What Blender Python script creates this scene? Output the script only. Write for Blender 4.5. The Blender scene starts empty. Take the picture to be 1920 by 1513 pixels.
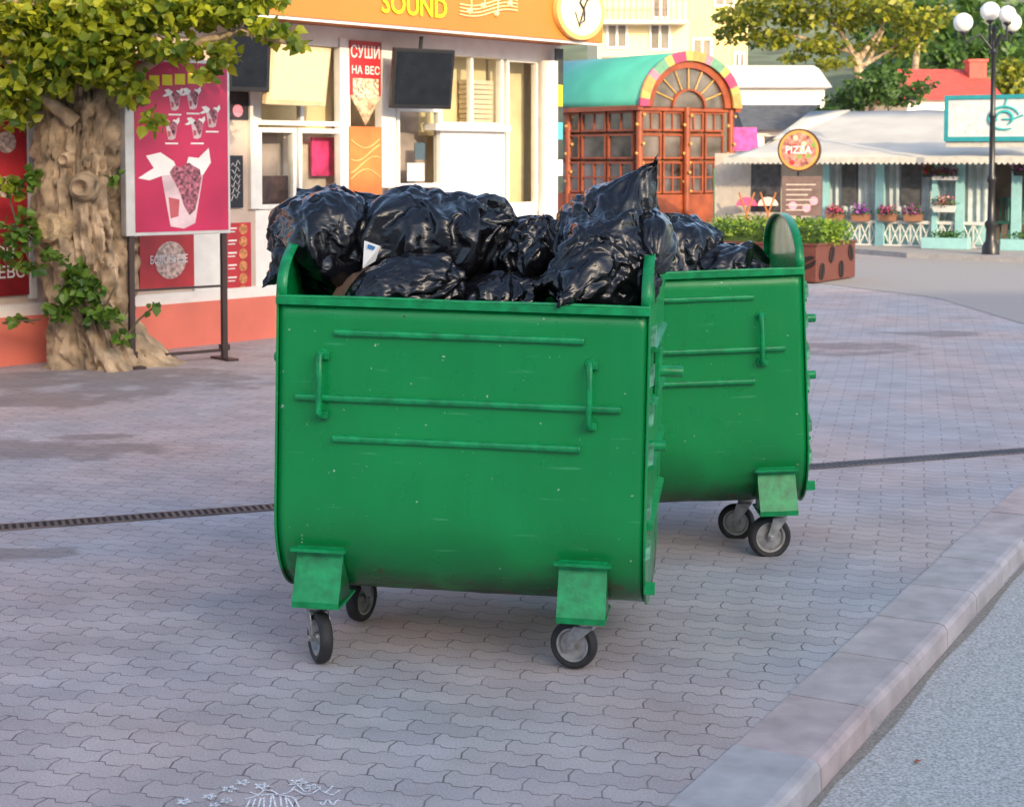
import bpy, math, random, bmesh, time
from mathutils import Vector, Matrix, noise
R=math.radians; PI=math.pi
rnd=random.Random(7)
C=bpy.context.scene.collection
# ------------------------------------------------------------ camera model
F=3000.0; H=1.7; HOR=300.0; P=R(3.0); CY=HOR+F*math.tan(P)
CAM=Vector((0,0,H))
def ray(X,Y):
    a=(X-960)/F; b=(CY-Y)/F
    fw=Vector((0,math.cos(P),-math.sin(P))); up=Vector((0,math.sin(P),math.cos(P)))
    return Vector((a,0,0))+up*b+fw
def G(X,Y,z=0.0):
    d=ray(X,Y); t=(z-H)/d.z; return CAM+d*t
def at(X,Y,dist):
    d=ray(X,Y); return CAM+d*(dist/d.y)
# ------------------------------------------------------------ materials
MATS={}
def mat(name,col,rough=.6,metal=0,var=.12,scale=8,bump=0,bscale=60,spec=.5,coat=0,bd=.02,ridge=False):
    if name in MATS: return MATS[name]
    m=bpy.data.materials.new(name); m.use_nodes=True; n=m.node_tree.nodes; l=m.node_tree.links
    b=n['Principled BSDF']; b.inputs['Roughness'].default_value=rough; b.inputs['Metallic'].default_value=metal
    b.inputs['Specular IOR Level'].default_value=spec; b.inputs['Coat Weight'].default_value=coat
    tc=n.new('ShaderNodeTexCoord'); ns=n.new('ShaderNodeTexNoise'); ns.inputs['Scale'].default_value=scale; ns.inputs['Detail'].default_value=6
    l.new(tc.outputs['Object'],ns.inputs['Vector'])
    mr=n.new('ShaderNodeMapRange'); mr.inputs[1].default_value=.3; mr.inputs[2].default_value=.7; l.new(ns.outputs['Fac'],mr.inputs[0])
    mx=n.new('ShaderNodeMix'); mx.data_type='RGBA'
    mx.inputs['A'].default_value=(*[c*(1-var) for c in col],1); mx.inputs['B'].default_value=(*[min(1,c*(1+var)) for c in col],1)
    l.new(mr.outputs[0],mx.inputs['Factor']); l.new(mx.outputs['Result'],b.inputs['Base Color'])
    if bump:
        n2=n.new('ShaderNodeTexNoise'); n2.inputs['Scale'].default_value=bscale; n2.inputs['Detail'].default_value=5
        if ridge: n2.noise_type='RIDGED_MULTIFRACTAL'
        l.new(tc.outputs['Object'],n2.inputs['Vector'])
        bp=n.new('ShaderNodeBump'); bp.inputs['Strength'].default_value=bump; bp.inputs['Distance'].default_value=bd
        l.new(n2.outputs['Fac'],bp.inputs['Height']); l.new(bp.outputs['Normal'],b.inputs['Normal'])
    MATS[name]=m; return m
def glass(name,tint=(.86,.88,.88),refl=.25,rough=.03):
    m=bpy.data.materials.new(name); m.use_nodes=True; n=m.node_tree.nodes; l=m.node_tree.links
    n.remove(n['Principled BSDF']); o=n['Material Output']
    t=n.new('ShaderNodeBsdfTransparent'); t.inputs[0].default_value=(*tint,1)
    g=n.new('ShaderNodeBsdfGlossy'); g.inputs['Roughness'].default_value=rough
    fr=n.new('ShaderNodeLayerWeight'); fr.inputs[0].default_value=refl
    ns=n.new('ShaderNodeTexNoise'); ns.inputs['Scale'].default_value=1.5
    bp=n.new('ShaderNodeBump'); bp.inputs['Strength'].default_value=.03; l.new(ns.outputs['Fac'],bp.inputs['Height']); l.new(bp.outputs['Normal'],g.inputs['Normal'])
    mx=n.new('ShaderNodeMixShader'); l.new(fr.outputs['Fresnel'],mx.inputs[0]); l.new(t.outputs[0],mx.inputs[1]); l.new(g.outputs[0],mx.inputs[2]); l.new(mx.outputs[0],o.inputs[0])
    return m
def leafmat(name,c1,c2,trans=.35):
    m=bpy.data.materials.new(name); m.use_nodes=True; n=m.node_tree.nodes; l=m.node_tree.links
    b=n['Principled BSDF']; b.inputs['Roughness'].default_value=.45
    g=n.new('ShaderNodeNewGeometry'); r=n.new('ShaderNodeValToRGB')
    r.color_ramp.elements[0].color=(*c1,1); r.color_ramp.elements[1].color=(*c2,1)
    l.new(g.outputs['Random Per Island'],r.inputs[0]); l.new(r.outputs[0],b.inputs['Base Color'])
    t=n.new('ShaderNodeBsdfTranslucent'); l.new(r.outputs[0],t.inputs[0])
    mx=n.new('ShaderNodeMixShader'); mx.inputs[0].default_value=trans
    l.new(b.outputs[0],mx.inputs[1]); l.new(t.outputs[0],mx.inputs[2]); l.new(mx.outputs[0],n['Material Output'].inputs[0])
    return m
# ------------------------------------------------------------ mesh builder
class MB:
    def __init__(s): s.v=[]; s.f=[]; s.mi=[]; s.m=0
    def face(s,idx): s.f.append(idx); s.mi.append(s.m)
    def box(s,x0,x1,y0,y1,z0,z1):
        b=len(s.v); s.v+= [(x,y,z) for z in (z0,z1) for y in (y0,y1) for x in (x0,x1)]
        for q in ((0,2,3,1),(4,5,7,6),(0,1,5,4),(2,6,7,3),(0,4,6,2),(1,3,7,5)): s.face([b+i for i in q])
        return s
    def obox(s,c,ax,ay,az):
        b=len(s.v); c=Vector(c)
        for k in (-1,1):
            for j in (-1,1):
                for i in (-1,1): s.v.append(tuple(c+ax*i+ay*j+az*k))
        for q in ((0,2,3,1),(4,5,7,6),(0,1,5,4),(2,6,7,3),(0,4,6,2),(1,3,7,5)): s.face([b+i for i in q])
        return s
    def poly(s,pts):
        b=len(s.v); s.v+=[tuple(p) for p in pts]; s.face(list(range(b,b+len(pts)))); return s
    def prism(s,pts,d):
        d=Vector(d); n=len(pts); b=len(s.v); s.v+=[tuple(p) for p in pts]+[tuple(Vector(p)+d) for p in pts]
        s.face([b+i for i in range(n)][::-1]); s.face([b+n+i for i in range(n)])
        for i in range(n):
            j=(i+1)%n; s.face([b+i,b+j,b+n+j,b+n+i])
        return s
    def tube(s,pts,r,seg=10):
        pts=[Vector(p) for p in pts]; n=len(pts); rs=r if isinstance(r,(list,tuple)) else [r]*n
        b=len(s.v); prev=None
        for i,p in enumerate(pts):
            t=(pts[min(i+1,n-1)]-pts[max(i-1,0)]).normalized()
            if prev is None: a=t.orthogonal().normalized()
            else:
                a=prev-t*prev.dot(t)
                a=a.normalized() if a.length>1e-6 else t.orthogonal().normalized()
            prev=a; c=t.cross(a)
            for k in range(seg):
                th=2*PI*k/seg; s.v.append(tuple(p+(a*math.cos(th)+c*math.sin(th))*rs[i]))
        for i in range(n-1):
            for k in range(seg):
                k2=(k+1)%seg; s.face([b+i*seg+k,b+i*seg+k2,b+(i+1)*seg+k2,b+(i+1)*seg+k])
        s.face([b+k for k in range(seg)][::-1]); s.face([b+(n-1)*seg+k for k in range(seg)])
        return s
    def lathe(s,prof,c,axis=(0,0,1),seg=28):
        c=Vector(c); ax=Vector(axis).normalized(); a=ax.orthogonal().normalized(); q=ax.cross(a); b=len(s.v)
        for (r,z) in prof:
            for k in range(seg):
                th=2*PI*k/seg; s.v.append(tuple(c+ax*z+(a*math.cos(th)+q*math.sin(th))*r))
        for i in range(len(prof)-1):
            for k in range(seg):
                k2=(k+1)%seg; s.face([b+i*seg+k,b+i*seg+k2,b+(i+1)*seg+k2,b+(i+1)*seg+k])
        return s
    def ball(s,c,r,seg=14,sz=1):
        return s.lathe([(max(1e-4,r*math.sin(PI*i/seg)),-r*sz*math.cos(PI*i/seg)) for i in range(seg+1)],c,(0,0,1),seg*2)
    def build(s,name,m,parent=None,smooth=False,bevel=0,weld=False):
        me=bpy.data.meshes.new(name); me.from_pydata(s.v,[],s.f)
        for mm in (m if isinstance(m,list) else [m]): me.materials.append(mm)
        if isinstance(m,list):
            for p,i in zip(me.polygons,s.mi): p.material_index=i
        if weld:
            bm=bmesh.new(); bm.from_mesh(me); bmesh.ops.remove_doubles(bm,verts=bm.verts,dist=1e-5); bm.to_mesh(me); bm.free()
        o=bpy.data.objects.new(name,me); C.objects.link(o)
        if parent: o.parent=parent
        if smooth:
            for p in me.polygons: p.use_smooth=True
            try: me.set_sharp_from_angle(angle=R(38))
            except Exception: pass
        if bevel:
            bv=o.modifiers.new('b','BEVEL'); bv.width=bevel; bv.segments=2; bv.limit_method='ANGLE'
        return o
def thing(name,label,cat,loc=(0,0,0),rz=0,group=None):
    o=bpy.data.objects.new(name,None); C.objects.link(o); o.location=loc; o.rotation_euler=(0,0,rz); o.empty_display_size=.1
    return tag(o,label,cat,group)
def tag(o,label,cat,group=None):
    o['label']=label; o['category']=cat
    if group: o['group']=group
    return o
def struct(o): o['kind']='structure'; return o
def text(s,x0,x1,z0,z1,y,name,m,parent,shear=0):
    cu=bpy.data.curves.new(name,'FONT'); cu.body=s; cu.offset=.012; cu.resolution_u=3
    ob=bpy.data.objects.new(name,cu); C.objects.link(ob)
    dg=bpy.context.evaluated_depsgraph_get(); dg.update()
    me=bpy.data.meshes.new_from_object(ob.evaluated_get(dg)); bpy.data.objects.remove(ob)
    xs=[v.co.x for v in me.vertices]; ys=[v.co.y for v in me.vertices]
    if not xs: return None
    ax,bx,ay,by=min(xs),max(xs),min(ys),max(ys)
    for v in me.vertices:
        u=(v.co.x-ax)/(bx-ax); w=(v.co.y-ay)/(by-ay); v.co=(x0+u*(x1-x0)+shear*w,y,z0+w*(z1-z0))
    me.materials.clear(); me.materials.append(m)
    o=bpy.data.objects.new(name,me); C.objects.link(o); o.parent=parent
    return o
class Frame:
    def __init__(s,A,B):
        s.o=Vector((A.x,A.y,0)); e=(B-A); e.z=0; s.e=e.normalized(); s.n=Vector((-s.e.y,s.e.x,0)); s.rz=math.atan2(s.e.y,s.e.x)
    def uz(s,X,Y,off=0):
        d=ray(X,Y); p0=s.o-s.n*off; t=(p0-CAM).dot(s.n)/d.dot(s.n); q=CAM+d*t; return (q-s.o).dot(s.e),q.z
    def rect(s,X0,X1,Y0,Y1,off=0):
        Ym=(Y0+Y1)/2; Xm=(X0+X1)/2
        return s.uz(X0,Ym,off)[0],s.uz(X1,Ym,off)[0],s.uz(Xm,Y1,off)[1],s.uz(Xm,Y0,off)[1]
    def world(s,u,off,z): return s.o+s.e*u-s.n*off+Vector((0,0,z))
# ------------------------------------------------------------ camera, light
cd=bpy.data.cameras.new('Camera'); co=bpy.data.objects.new('Camera',cd); C.objects.link(co)
co.location=CAM; co.rotation_euler=(R(90)-P,0,0); cd.sensor_width=36; cd.lens=36*F/1920; cd.shift_y=-(756.5-CY)/1920
cd.clip_end=2000; cd.dof.use_dof=True; cd.dof.focus_distance=5.6; cd.dof.aperture_fstop=8
bpy.context.scene.camera=co
SUN_EL=17; sh=Vector((.42,-.9,0)).normalized()
sv=(sh*math.cos(R(SUN_EL))+Vector((0,0,math.sin(R(SUN_EL)))))
sl=bpy.data.lights.new('Sun','SUN'); sl.energy=4.4; sl.angle=R(.5); sl.color=(1,.80,.53)
so=bpy.data.objects.new('Sun',sl); C.objects.link(so); so.rotation_euler=sv.to_track_quat('Z','Y').to_euler(); so.location=(10,-20,20)
w=bpy.data.worlds.new('World'); bpy.context.scene.world=w; w.use_nodes=True
wn=w.node_tree.nodes; sk=wn.new('ShaderNodeTexSky'); sk.sky_type='NISHITA'; sk.sun_disc=False
sk.sun_elevation=R(SUN_EL+3); sk.sun_rotation=math.atan2(sh.x,sh.y); sk.air_density=.85; sk.dust_density=2.6; sk.ozone_density=.4
w.node_tree.links.new(sk.outputs[0],wn['Background'].inputs[0]); wn['Background'].inputs[1].default_value=.40
bpy.context.scene.view_settings.view_transform='Standard'; bpy.context.scene.view_settings.look='None'; bpy.context.scene.view_settings.exposure=0
# ------------------------------------------------------------ common materials
white=mat('white_paint',(.80,.78,.73),.45,var=.06)
orange=mat('orange_fascia',(.66,.20,.035),.45,var=.06,scale=1)
salmon=mat('salmon_plinth',(.74,.19,.13),.7,var=.12,scale=2,bump=.2,bd=.004)
redp=mat('red_poster',(.50,.03,.04),.4,var=.25,scale=3)
dredp=mat('dark_red_poster',(.24,.015,.02),.4,var=.3,scale=3)
yel=mat('yellow_print',(.90,.74,.02),.5,var=.03)
black=mat('black_metal',(.015,.015,.017),.35,var=.2)
dark=mat('dark_screen',(.01,.012,.016),.12,var=.3)
magenta=mat('magenta_poster',(.52,.02,.09),.35,var=.35,scale=1.2)
paper=mat('printed_white',(.85,.82,.80),.5,var=.05)
pinkp=mat('pink_print',(.75,.25,.35),.5,var=.3,scale=30)
orangep=mat('orange_poster',(.74,.20,.05),.45,var=.3,scale=3)
glz=glass('window_glass')
# ------------------------------------------------------------ ground
def ground_mat():
    m=bpy.data.materials.new('interlocking_pavers'); m.use_nodes=True; n=m.node_tree.nodes; l=m.node_tree.links; b=n['Principled BSDF']
    tc=n.new('ShaderNodeTexCoord'); mp=n.new('ShaderNodeMapping'); mp.inputs['Rotation'].default_value=(0,0,R(14)); l.new(tc.outputs['Object'],mp.inputs[0])
    wn_=n.new('ShaderNodeTexNoise'); wn_.inputs['Scale'].default_value=1.1; wn_.inputs['Detail'].default_value=1; l.new(mp.outputs[0],wn_.inputs[0])
    vs=n.new('ShaderNodeVectorMath'); vs.operation='MULTIPLY_ADD'; l.new(wn_.outputs['Color'],vs.inputs[0]); vs.inputs[1].default_value=(.03,.03,0); l.new(mp.outputs[0],vs.inputs[2])
    sp=n.new('ShaderNodeSeparateXYZ'); l.new(vs.outputs[0],sp.inputs[0])
    def M(op,a,b2=None,c=None):
        k=n.new('ShaderNodeMath'); k.operation=op
        for i,x in enumerate((a,b2,c)):
            if x is None: continue
            if hasattr(x,'links'): l.new(x,k.inputs[i])
            else: k.inputs[i].default_value=x
        return k.outputs[0]
    # long edges step down and up again once per block; short edges slightly angled
    px=M('PINGPONG',sp.outputs[0],.055)
    stp=M('MINIMUM',M('MAXIMUM',M('MULTIPLY_ADD',px,1.6,-.032),0.0),.019)
    v2=M('ADD',stp,sp.outputs[1])
    py=M('PINGPONG',sp.outputs[1],.045); u2=M('MULTIPLY_ADD',py,.22,sp.outputs[0])
    cb=n.new('ShaderNodeCombineXYZ'); l.new(u2,cb.inputs[0]); l.new(v2,cb.inputs[1])
    br=n.new('ShaderNodeTexBrick'); br.inputs['Scale'].default_value=1; br.inputs['Brick Width'].default_value=.22; br.inputs['Row Height'].default_value=.09
    br.inputs['Mortar Size'].default_value=.0032; br.inputs['Mortar Smooth'].default_value=.35; br.inputs['Bias'].default_value=0
    br.inputs['Color1'].default_value=(.395,.375,.39,1); br.inputs['Color2'].default_value=(.465,.44,.445,1); br.inputs['Mortar'].default_value=(.15,.135,.14,1)
    l.new(cb.outputs[0],br.inputs[0])
    def nz(sc,det=5):
        k=n.new('ShaderNodeTexNoise'); k.inputs['Scale'].default_value=sc; k.inputs['Detail'].default_value=det; l.new(tc.outputs['Object'],k.inputs[0]); return k.outputs['Fac']
    def mixc(f,a,bc,mode='MIX'):
        k=n.new('ShaderNodeMix'); k.data_type='RGBA'; k.blend_type=mode
        for nm,x in (('Factor',f),('A',a),('B',bc)):
            if hasattr(x,'links'): l.new(x,k.inputs[nm])
            else: k.inputs[nm].default_value=x
        return k.outputs['Result']
    def ramp(x,a,c,lo=0,hi=1):
        k=n.new('ShaderNodeMapRange'); l.new(x,k.inputs[0]); k.inputs[1].default_value=a; k.inputs[2].default_value=c; k.inputs[3].default_value=lo; k.inputs[4].default_value=hi; return k.outputs[0]
    colb=mixc(M('MULTIPLY',br.outputs['Fac'],ramp(nz(9,5),.4,.62,.0,.6)),br.outputs['Color'],(.40,.375,.38,1))
    tone=mixc(ramp(nz(.6),.38,.62),(.94,.99,1.05,1),(1.10,.95,.90,1))
    col=mixc(1.0,colb,tone,'MULTIPLY')
    sp2=mixc(ramp(nz(3,8),.3,.7),(.86,.86,.86,1),(1.11,1.11,1.11,1)); col=mixc(1.0,col,sp2,'MULTIPLY')
    gr=mixc(ramp(nz(150,3),.35,.65),(.84,.84,.84,1),(1.16,1.16,1.16,1)); col=mixc(1.0,col,gr,'MULTIPLY')
    spo=n.new('ShaderNodeSeparateXYZ'); l.new(tc.outputs['Object'],spo.inputs[0])
    stain=None; nzz=nz(2.2,6)
    for (X,Y,rx,ry) in ((200,712,1.5,.75),(90,745,.8,.45),(60,845,.9,.35),(20,1037,.32,.12),(1590,652,.8,.5),(1750,627,.45,.3),(180,820,.3,.12)):
        c=G(X,Y)
        dx=M('DIVIDE',M('SUBTRACT',spo.outputs[0],c.x),rx); dy=M('DIVIDE',M('SUBTRACT',spo.outputs[1],c.y),ry)
        d=M('SQRT',M('ADD',M('MULTIPLY',dx,dx),M('MULTIPLY',dy,dy)))
        d=M('ADD',d,M('MULTIPLY',M('SUBTRACT',nzz,.5),3.2))
        k=ramp(d,1.0,.65); stain=k if stain is None else M('MAXIMUM',stain,k)
    col=mixc(M('MULTIPLY',stain,.55),col,(.15,.125,.12,1))
    l.new(col,b.inputs['Base Color'])
    l.new(ramp(nz(4),.3,.7,.6,.85),b.inputs['Roughness'])
    hgt=M('MULTIPLY_ADD',nz(120,3),.12,M('SUBTRACT',1,br.outputs['Fac']))
    bp=n.new('ShaderNodeBump'); bp.inputs['Strength'].default_value=.6; bp.inputs['Distance'].default_value=.005; l.new(hgt,bp.inputs['Height']); l.new(bp.outputs[0],b.inputs['Normal'])
    return m
def asphalt(name,c,sc=220,var=.3):
    return mat(name,c,.9,var=var,scale=sc,bump=.5,bscale=sc*.7,bd=.003)
K0=G(1250,1513); K1=G(1920,905); kd=(K1-K0).normalized(); kn=Vector((kd.y,-kd.x,0))
far=900
rd=MB(); rd.poly([(-far,-far,-.085),(far,-far,-.085),(far,far,-.085),(-far,far,-.085)])
struct(rd.build('road',asphalt('road_asphalt',(.44,.445,.44),110,.45)))
pv=MB(); a=K0-kd*14; b_=K0+kd*75
pv.poly([(a.x,a.y,0),(b_.x,b_.y,0),(b_.x,95,0),(-70,95,0),(-70,a.y,0)])
struct(pv.build('pavement',ground_mat()))
kb=MB(); s=-3.0
kr=random.Random(3)
while s<40:
    ln=.5 if s<12 else 1.0
    c0=K0+kd*(s+.0025); c1=K0+kd*(s+ln-.0025)
    h=.004+kr.uniform(0,.005); w0=kr.uniform(-.005,.005); w1=kr.uniform(-.005,.005)
    prof=[(0,-.3),(0,h),(.225,h),(.246,h-.006),(.258,h-.022),(.266,-.3)]
    pts0=[c0+kn*(o+w0)+Vector((0,0,z)) for o,z in prof]; pts1=[c1+kn*(o+w1)+Vector((0,0,z)) for o,z in prof]
    b0=len(kb.v); n_=len(prof); kb.v+=[tuple(p) for p in pts0+pts1]
    for i in range(n_-1): kb.face([b0+i,b0+n_+i,b0+n_+i+1,b0+i+1])
    kb.face(list(range(b0,b0+n_))); kb.face(list(range(b0+n_,b0+2*n_))[::-1])
    s+=ln
def kerb_mat():
    m=mat('kerb_concrete',(.44,.425,.43),.85,var=.2,scale=7,bump=.5,bscale=150,bd=.003); n=m.node_tree.nodes; l=m.node_tree.links
    g=n.new('ShaderNodeNewGeometry'); r=n.new('ShaderNodeValToRGB')
    r.color_ramp.elements[0].color=(.97,1.0,1.04,1); r.color_ramp.elements[1].color=(1.08,.88,.85,1)
    l.new(g.outputs['Random Per Island'],r.inputs[0])
    k=n.new('ShaderNodeMix'); k.data_type='RGBA'; k.blend_type='MULTIPLY'; k.inputs['Factor'].default_value=1
    old=n['Principled BSDF'].inputs['Base Color'].links[0].from_socket
    l.new(old,k.inputs['A']); l.new(r.outputs[0],k.inputs['B']); l.new(k.outputs['Result'],n['Principled BSDF'].inputs['Base Color']); return m
struct(kb.build('kerb',kerb_mat()))
gt=MB(); g0=K0-kd*3+kn*.266; g1=K0+kd*30+kn*.266; nn=120
for i in range(nn):
    a=g0.lerp(g1,i/nn); b=g0.lerp(g1,(i+1)/nn); wa=.015+.05*abs(noise.noise(Vector((i*.23,0,0)))); wb=.015+.05*abs(noise.noise(Vector(((i+1)*.23,0,0))))
    gt.poly([(a.x,a.y,-.081),((a+kn*wa).x,(a+kn*wa).y,-.081),((b+kn*wb).x,(b+kn*wb).y,-.081),(b.x,b.y,-.081)])
struct(gt.build('gutter',asphalt('gutter_dirt',(.26,.245,.22),90),weld=True))
q=[G(1570,536),G(1760,560),G(1925,610),G(2300,700),G(2500,500),G(1925,494),G(1700,484),G(1400,478),G(1100,478),G(1100,500),G(1400,512)]
fl=MB(); fl.poly([(p.x,p.y,.004) for p in q]); struct(fl.build('street',asphalt('pale_asphalt',(.34,.32,.31),60,.12)))
tq=[G(1330,474),G(1580,474),G(1700,484),G(1925,494),G(2300,515)]
tb=MB()
for i in range(len(tq)-1):
    p0,p1=tq[i],tq[i+1]
    tb.prism([(p0.x,p0.y,.0),(p1.x,p1.y,.0),(p1.x+.9,p1.y+12,.0),(p0.x+.9,p0.y+12,.0)],(0,0,.09))
struct(tb.build('terrace_pavement',mat('terrace_stone',(.36,.34,.33),.8,var=.15)))
# drain
D0=G(-260,1010); D1=G(2300,817); de=(D1-D0); DL=de.length; de.normalize(); drz=math.atan2(de.y,de.x)
dr=thing('drain_channel','long narrow metal slotted drain crossing the paving behind the green bins','drain',D0,drz)
m1=MB(); m1.box(0,DL,-.068,-.052,.001,.006); m1.box(0,DL,.052,.068,.001,.006); m1.build('channel_frame',mat('drain_iron',(.15,.12,.115),.6,.2,var=.5,scale=5),dr)
m1=MB(); m1.poly([(0,-.052,.0035),(DL,-.052,.0035),(DL,.052,.0035),(0,.052,.0035)]); m1.build('channel_bed',mat('drain_bed',(.02,.018,.017),.9),dr)
m1=MB(); x=0.02
while x<DL: m1.box(x,x+.016,-.052,.052,.004,.0058); x+=.034
m1.build('grating',mat('drain_bar',(.12,.11,.115),.5,.3,var=.4,scale=4),dr)
# chalk drawing
ck=MB()
def ribbon(pts,wd=.005):
    P3=[G(x,y,.0055) for x,y in pts]
    for a,b in zip(P3[:-1],P3[1:]):
        t=(b-a)
        if t.length<1e-5: continue
        t.normalize(); nn=Vector((-t.y,t.x,0))*wd/2; ck.poly([a-nn,b-nn,b+nn,a+nn])
cr=random.Random(5)
def star(x,y,s):
    pts=[(x+s*math.cos(a*4*PI/5+cr.random()*.2)*1.3,y+s*.5*math.sin(a*4*PI/5)) for a in range(6)]; ribbon(pts)
for x,y,s in ((345,1502,13),(392,1492,12),(430,1478,14),(455,1466,12),(492,1473,14),(425,1500,11),(560,1466,16),(585,1474,13),(402,1508,9)): star(x,y,s)
for k in range(10): ribbon([(470+k*9+cr.uniform(-3,3),1490+abs(k-5)*1.6),(462+k*11,1513)])
ribbon([(460+i*9,1497-9*math.sin(i*PI/11)) for i in range(12)]); ribbon([(470+i*14+cr.uniform(-3,3),1484+6*math.sin(i*1.9)) for i in range(13)])
ribbon([(600+i*3.4,1503+5*math.sin(i*1.1)) for i in range(12)]); ribbon([(540+i*5,1478+6*math.cos(i*.9)) for i in range(18)])
def chalkmat():
    m=mat('chalk',(.88,.9,.93),.9,var=.05,scale=90); n=m.node_tree.nodes; l=m.node_tree.links
    tc=n.new('ShaderNodeTexCoord'); k=n.new('ShaderNodeTexNoise'); k.inputs['Scale'].default_value=260; l.new(tc.outputs['Object'],k.inputs[0])
    r=n.new('ShaderNodeMapRange'); r.inputs[1].default_value=.34; r.inputs[2].default_value=.5; l.new(k.outputs['Fac'],r.inputs[0]); l.new(r.outputs[0],n['Principled BSDF'].inputs['Alpha']); return m
tag(ck.build('chalk_drawing',chalkmat()),'white chalk stars and scribbles drawn on the paving at bottom left','drawing')
lt=MB(); c=G(1718,1428,-.08)
lt.poly([c+Vector((-.012,-.004,0)),c+Vector((.002,-.009,.004)),c+Vector((.018,.002,.003)),c+Vector((.002,.008,.006))])
tag(lt.build('dry_leaf',mat('dry_leaf',(.34,.12,.06),.8)),'small curled reddish dry leaf lying on the asphalt','leaf')
# ------------------------------------------------------------ bins
def paint_mat(name,base,light):
    m=mat(name,base,.30,var=.08,scale=2.5,bump=.2,bscale=14,coat=.12,bd=.005); n=m.node_tree.nodes; l=m.node_tree.links; b=n['Principled BSDF']
    tc=[k for k in n if k.type=='TEX_COORD'][0]; sp=n.new('ShaderNodeSeparateXYZ'); l.new(tc.outputs['Object'],sp.inputs[0])
    def nz(sc,d=6):
        k=n.new('ShaderNodeTexNoise'); k.inputs['Scale'].default_value=sc; k.inputs['Detail'].default_value=d; l.new(tc.outputs['Object'],k.inputs[0]); return k.outputs['Fac']
    def mr(x,a,c,lo=0,hi=1):
        k=n.new('ShaderNodeMapRange'); l.new(x,k.inputs[0]); k.inputs[1].default_value=a; k.inputs[2].default_value=c; k.inputs[3].default_value=lo; k.inputs[4].default_value=hi; return k.outputs[0]
    def M(op,a,c):
        k=n.new('ShaderNodeMath'); k.operation=op
        for i,x in enumerate((a,c)):
            if hasattr(x,'links'): l.new(x,k.inputs[i])
            else: k.inputs[i].default_value=x
        return k.outputs[0]
    def mix(f,c):
        old=b.inputs['Base Color'].links[0].from_socket; k=n.new('ShaderNodeMix'); k.data_type='RGBA'; l.new(f,k.inputs['Factor']); l.new(old,k.inputs['A']); k.inputs['B'].default_value=c; l.new(k.outputs['Result'],b.inputs['Base Color'])
    mp=n.new('ShaderNodeMapping'); mp.inputs['Scale'].default_value=(12,12,1.0); l.new(tc.outputs['Object'],mp.inputs[0])
    k=n.new('ShaderNodeTexNoise'); k.inputs['Scale'].default_value=1; k.inputs['Detail'].default_value=5; l.new(mp.outputs[0],k.inputs[0])
    mix(M('MULTIPLY',mr(k.outputs['Fac'],.5,.75),.25),light)
    # splashed dirt and painted-in shading of the front low down, rust along the belly
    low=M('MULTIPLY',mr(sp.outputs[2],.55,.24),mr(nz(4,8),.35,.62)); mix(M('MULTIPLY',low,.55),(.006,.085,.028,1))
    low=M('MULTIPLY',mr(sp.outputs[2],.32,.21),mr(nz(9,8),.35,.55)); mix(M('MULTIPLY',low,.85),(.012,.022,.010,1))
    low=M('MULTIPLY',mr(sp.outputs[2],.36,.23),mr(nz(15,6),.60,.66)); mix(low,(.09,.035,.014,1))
    mp2=n.new('ShaderNodeMapping'); mp2.inputs['Scale'].default_value=(5,5,60); mp2.inputs['Rotation'].default_value=(0,.35,0); l.new(tc.outputs['Object'],mp2.inputs[0])
    k2=n.new('ShaderNodeTexNoise'); k2.inputs['Scale'].default_value=1; k2.inputs['Detail'].default_value=3; l.new(mp2.outputs[0],k2.inputs[0])
    mix(M('MULTIPLY',mr(k2.outputs['Fac'],.69,.73),.35),(.10,.45,.22,1))
    mix(mr(nz(24,4),.735,.76),(.09,.03,.012,1))
    mix(M('MULTIPLY',mr(nz(46,3),.73,.745),.8),(.45,.62,.5,1))
    l.new(mr(nz(7),.3,.7,.24,.40),b.inputs['Roughness'])
    return m
green=paint_mat('green_bin_paint',(.001,.275,.062),(.003,.33,.09,1))
gedge=mat('green_edge_paint',(.003,.285,.085),.32,var=.3,scale=22,bump=.3,bscale=60,bd=.004)
rubber=mat('tyre_rubber',(.022,.022,.024),.65,var=.3,scale=30,bump=.3,bscale=120,bd=.003)
zinc=mat('zinc_steel',(.42,.41,.40),.42,.7,var=.35,scale=25,bump=.2,bd=.004)
W=1.226; DD=.92; ZT=1.226; ZB=.196; RR=.31; AH=.215
def uprof(off=0,n=14):
    h=DD/2+off; r=RR+off; zb=ZB-off
    pts=[(-h,ZT-(ZT-ZB-RR)*i/10) for i in range(10)]
    pts+=[(-h+r-r*math.cos(PI/2*i/n),zb+r-r*math.sin(PI/2*i/n)) for i in range(n+1)]
    pts+=[(x,zb) for x in (-.05,.05)]
    pts+=[(h-r+r*math.sin(PI/2*i/n),zb+r-r*math.cos(PI/2*i/n)) for i in range(n+1)]
    pts+=[(h,ZT-(ZT-ZB-RR)*i/10) for i in range(9,-1,-1)]
    return pts
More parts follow.
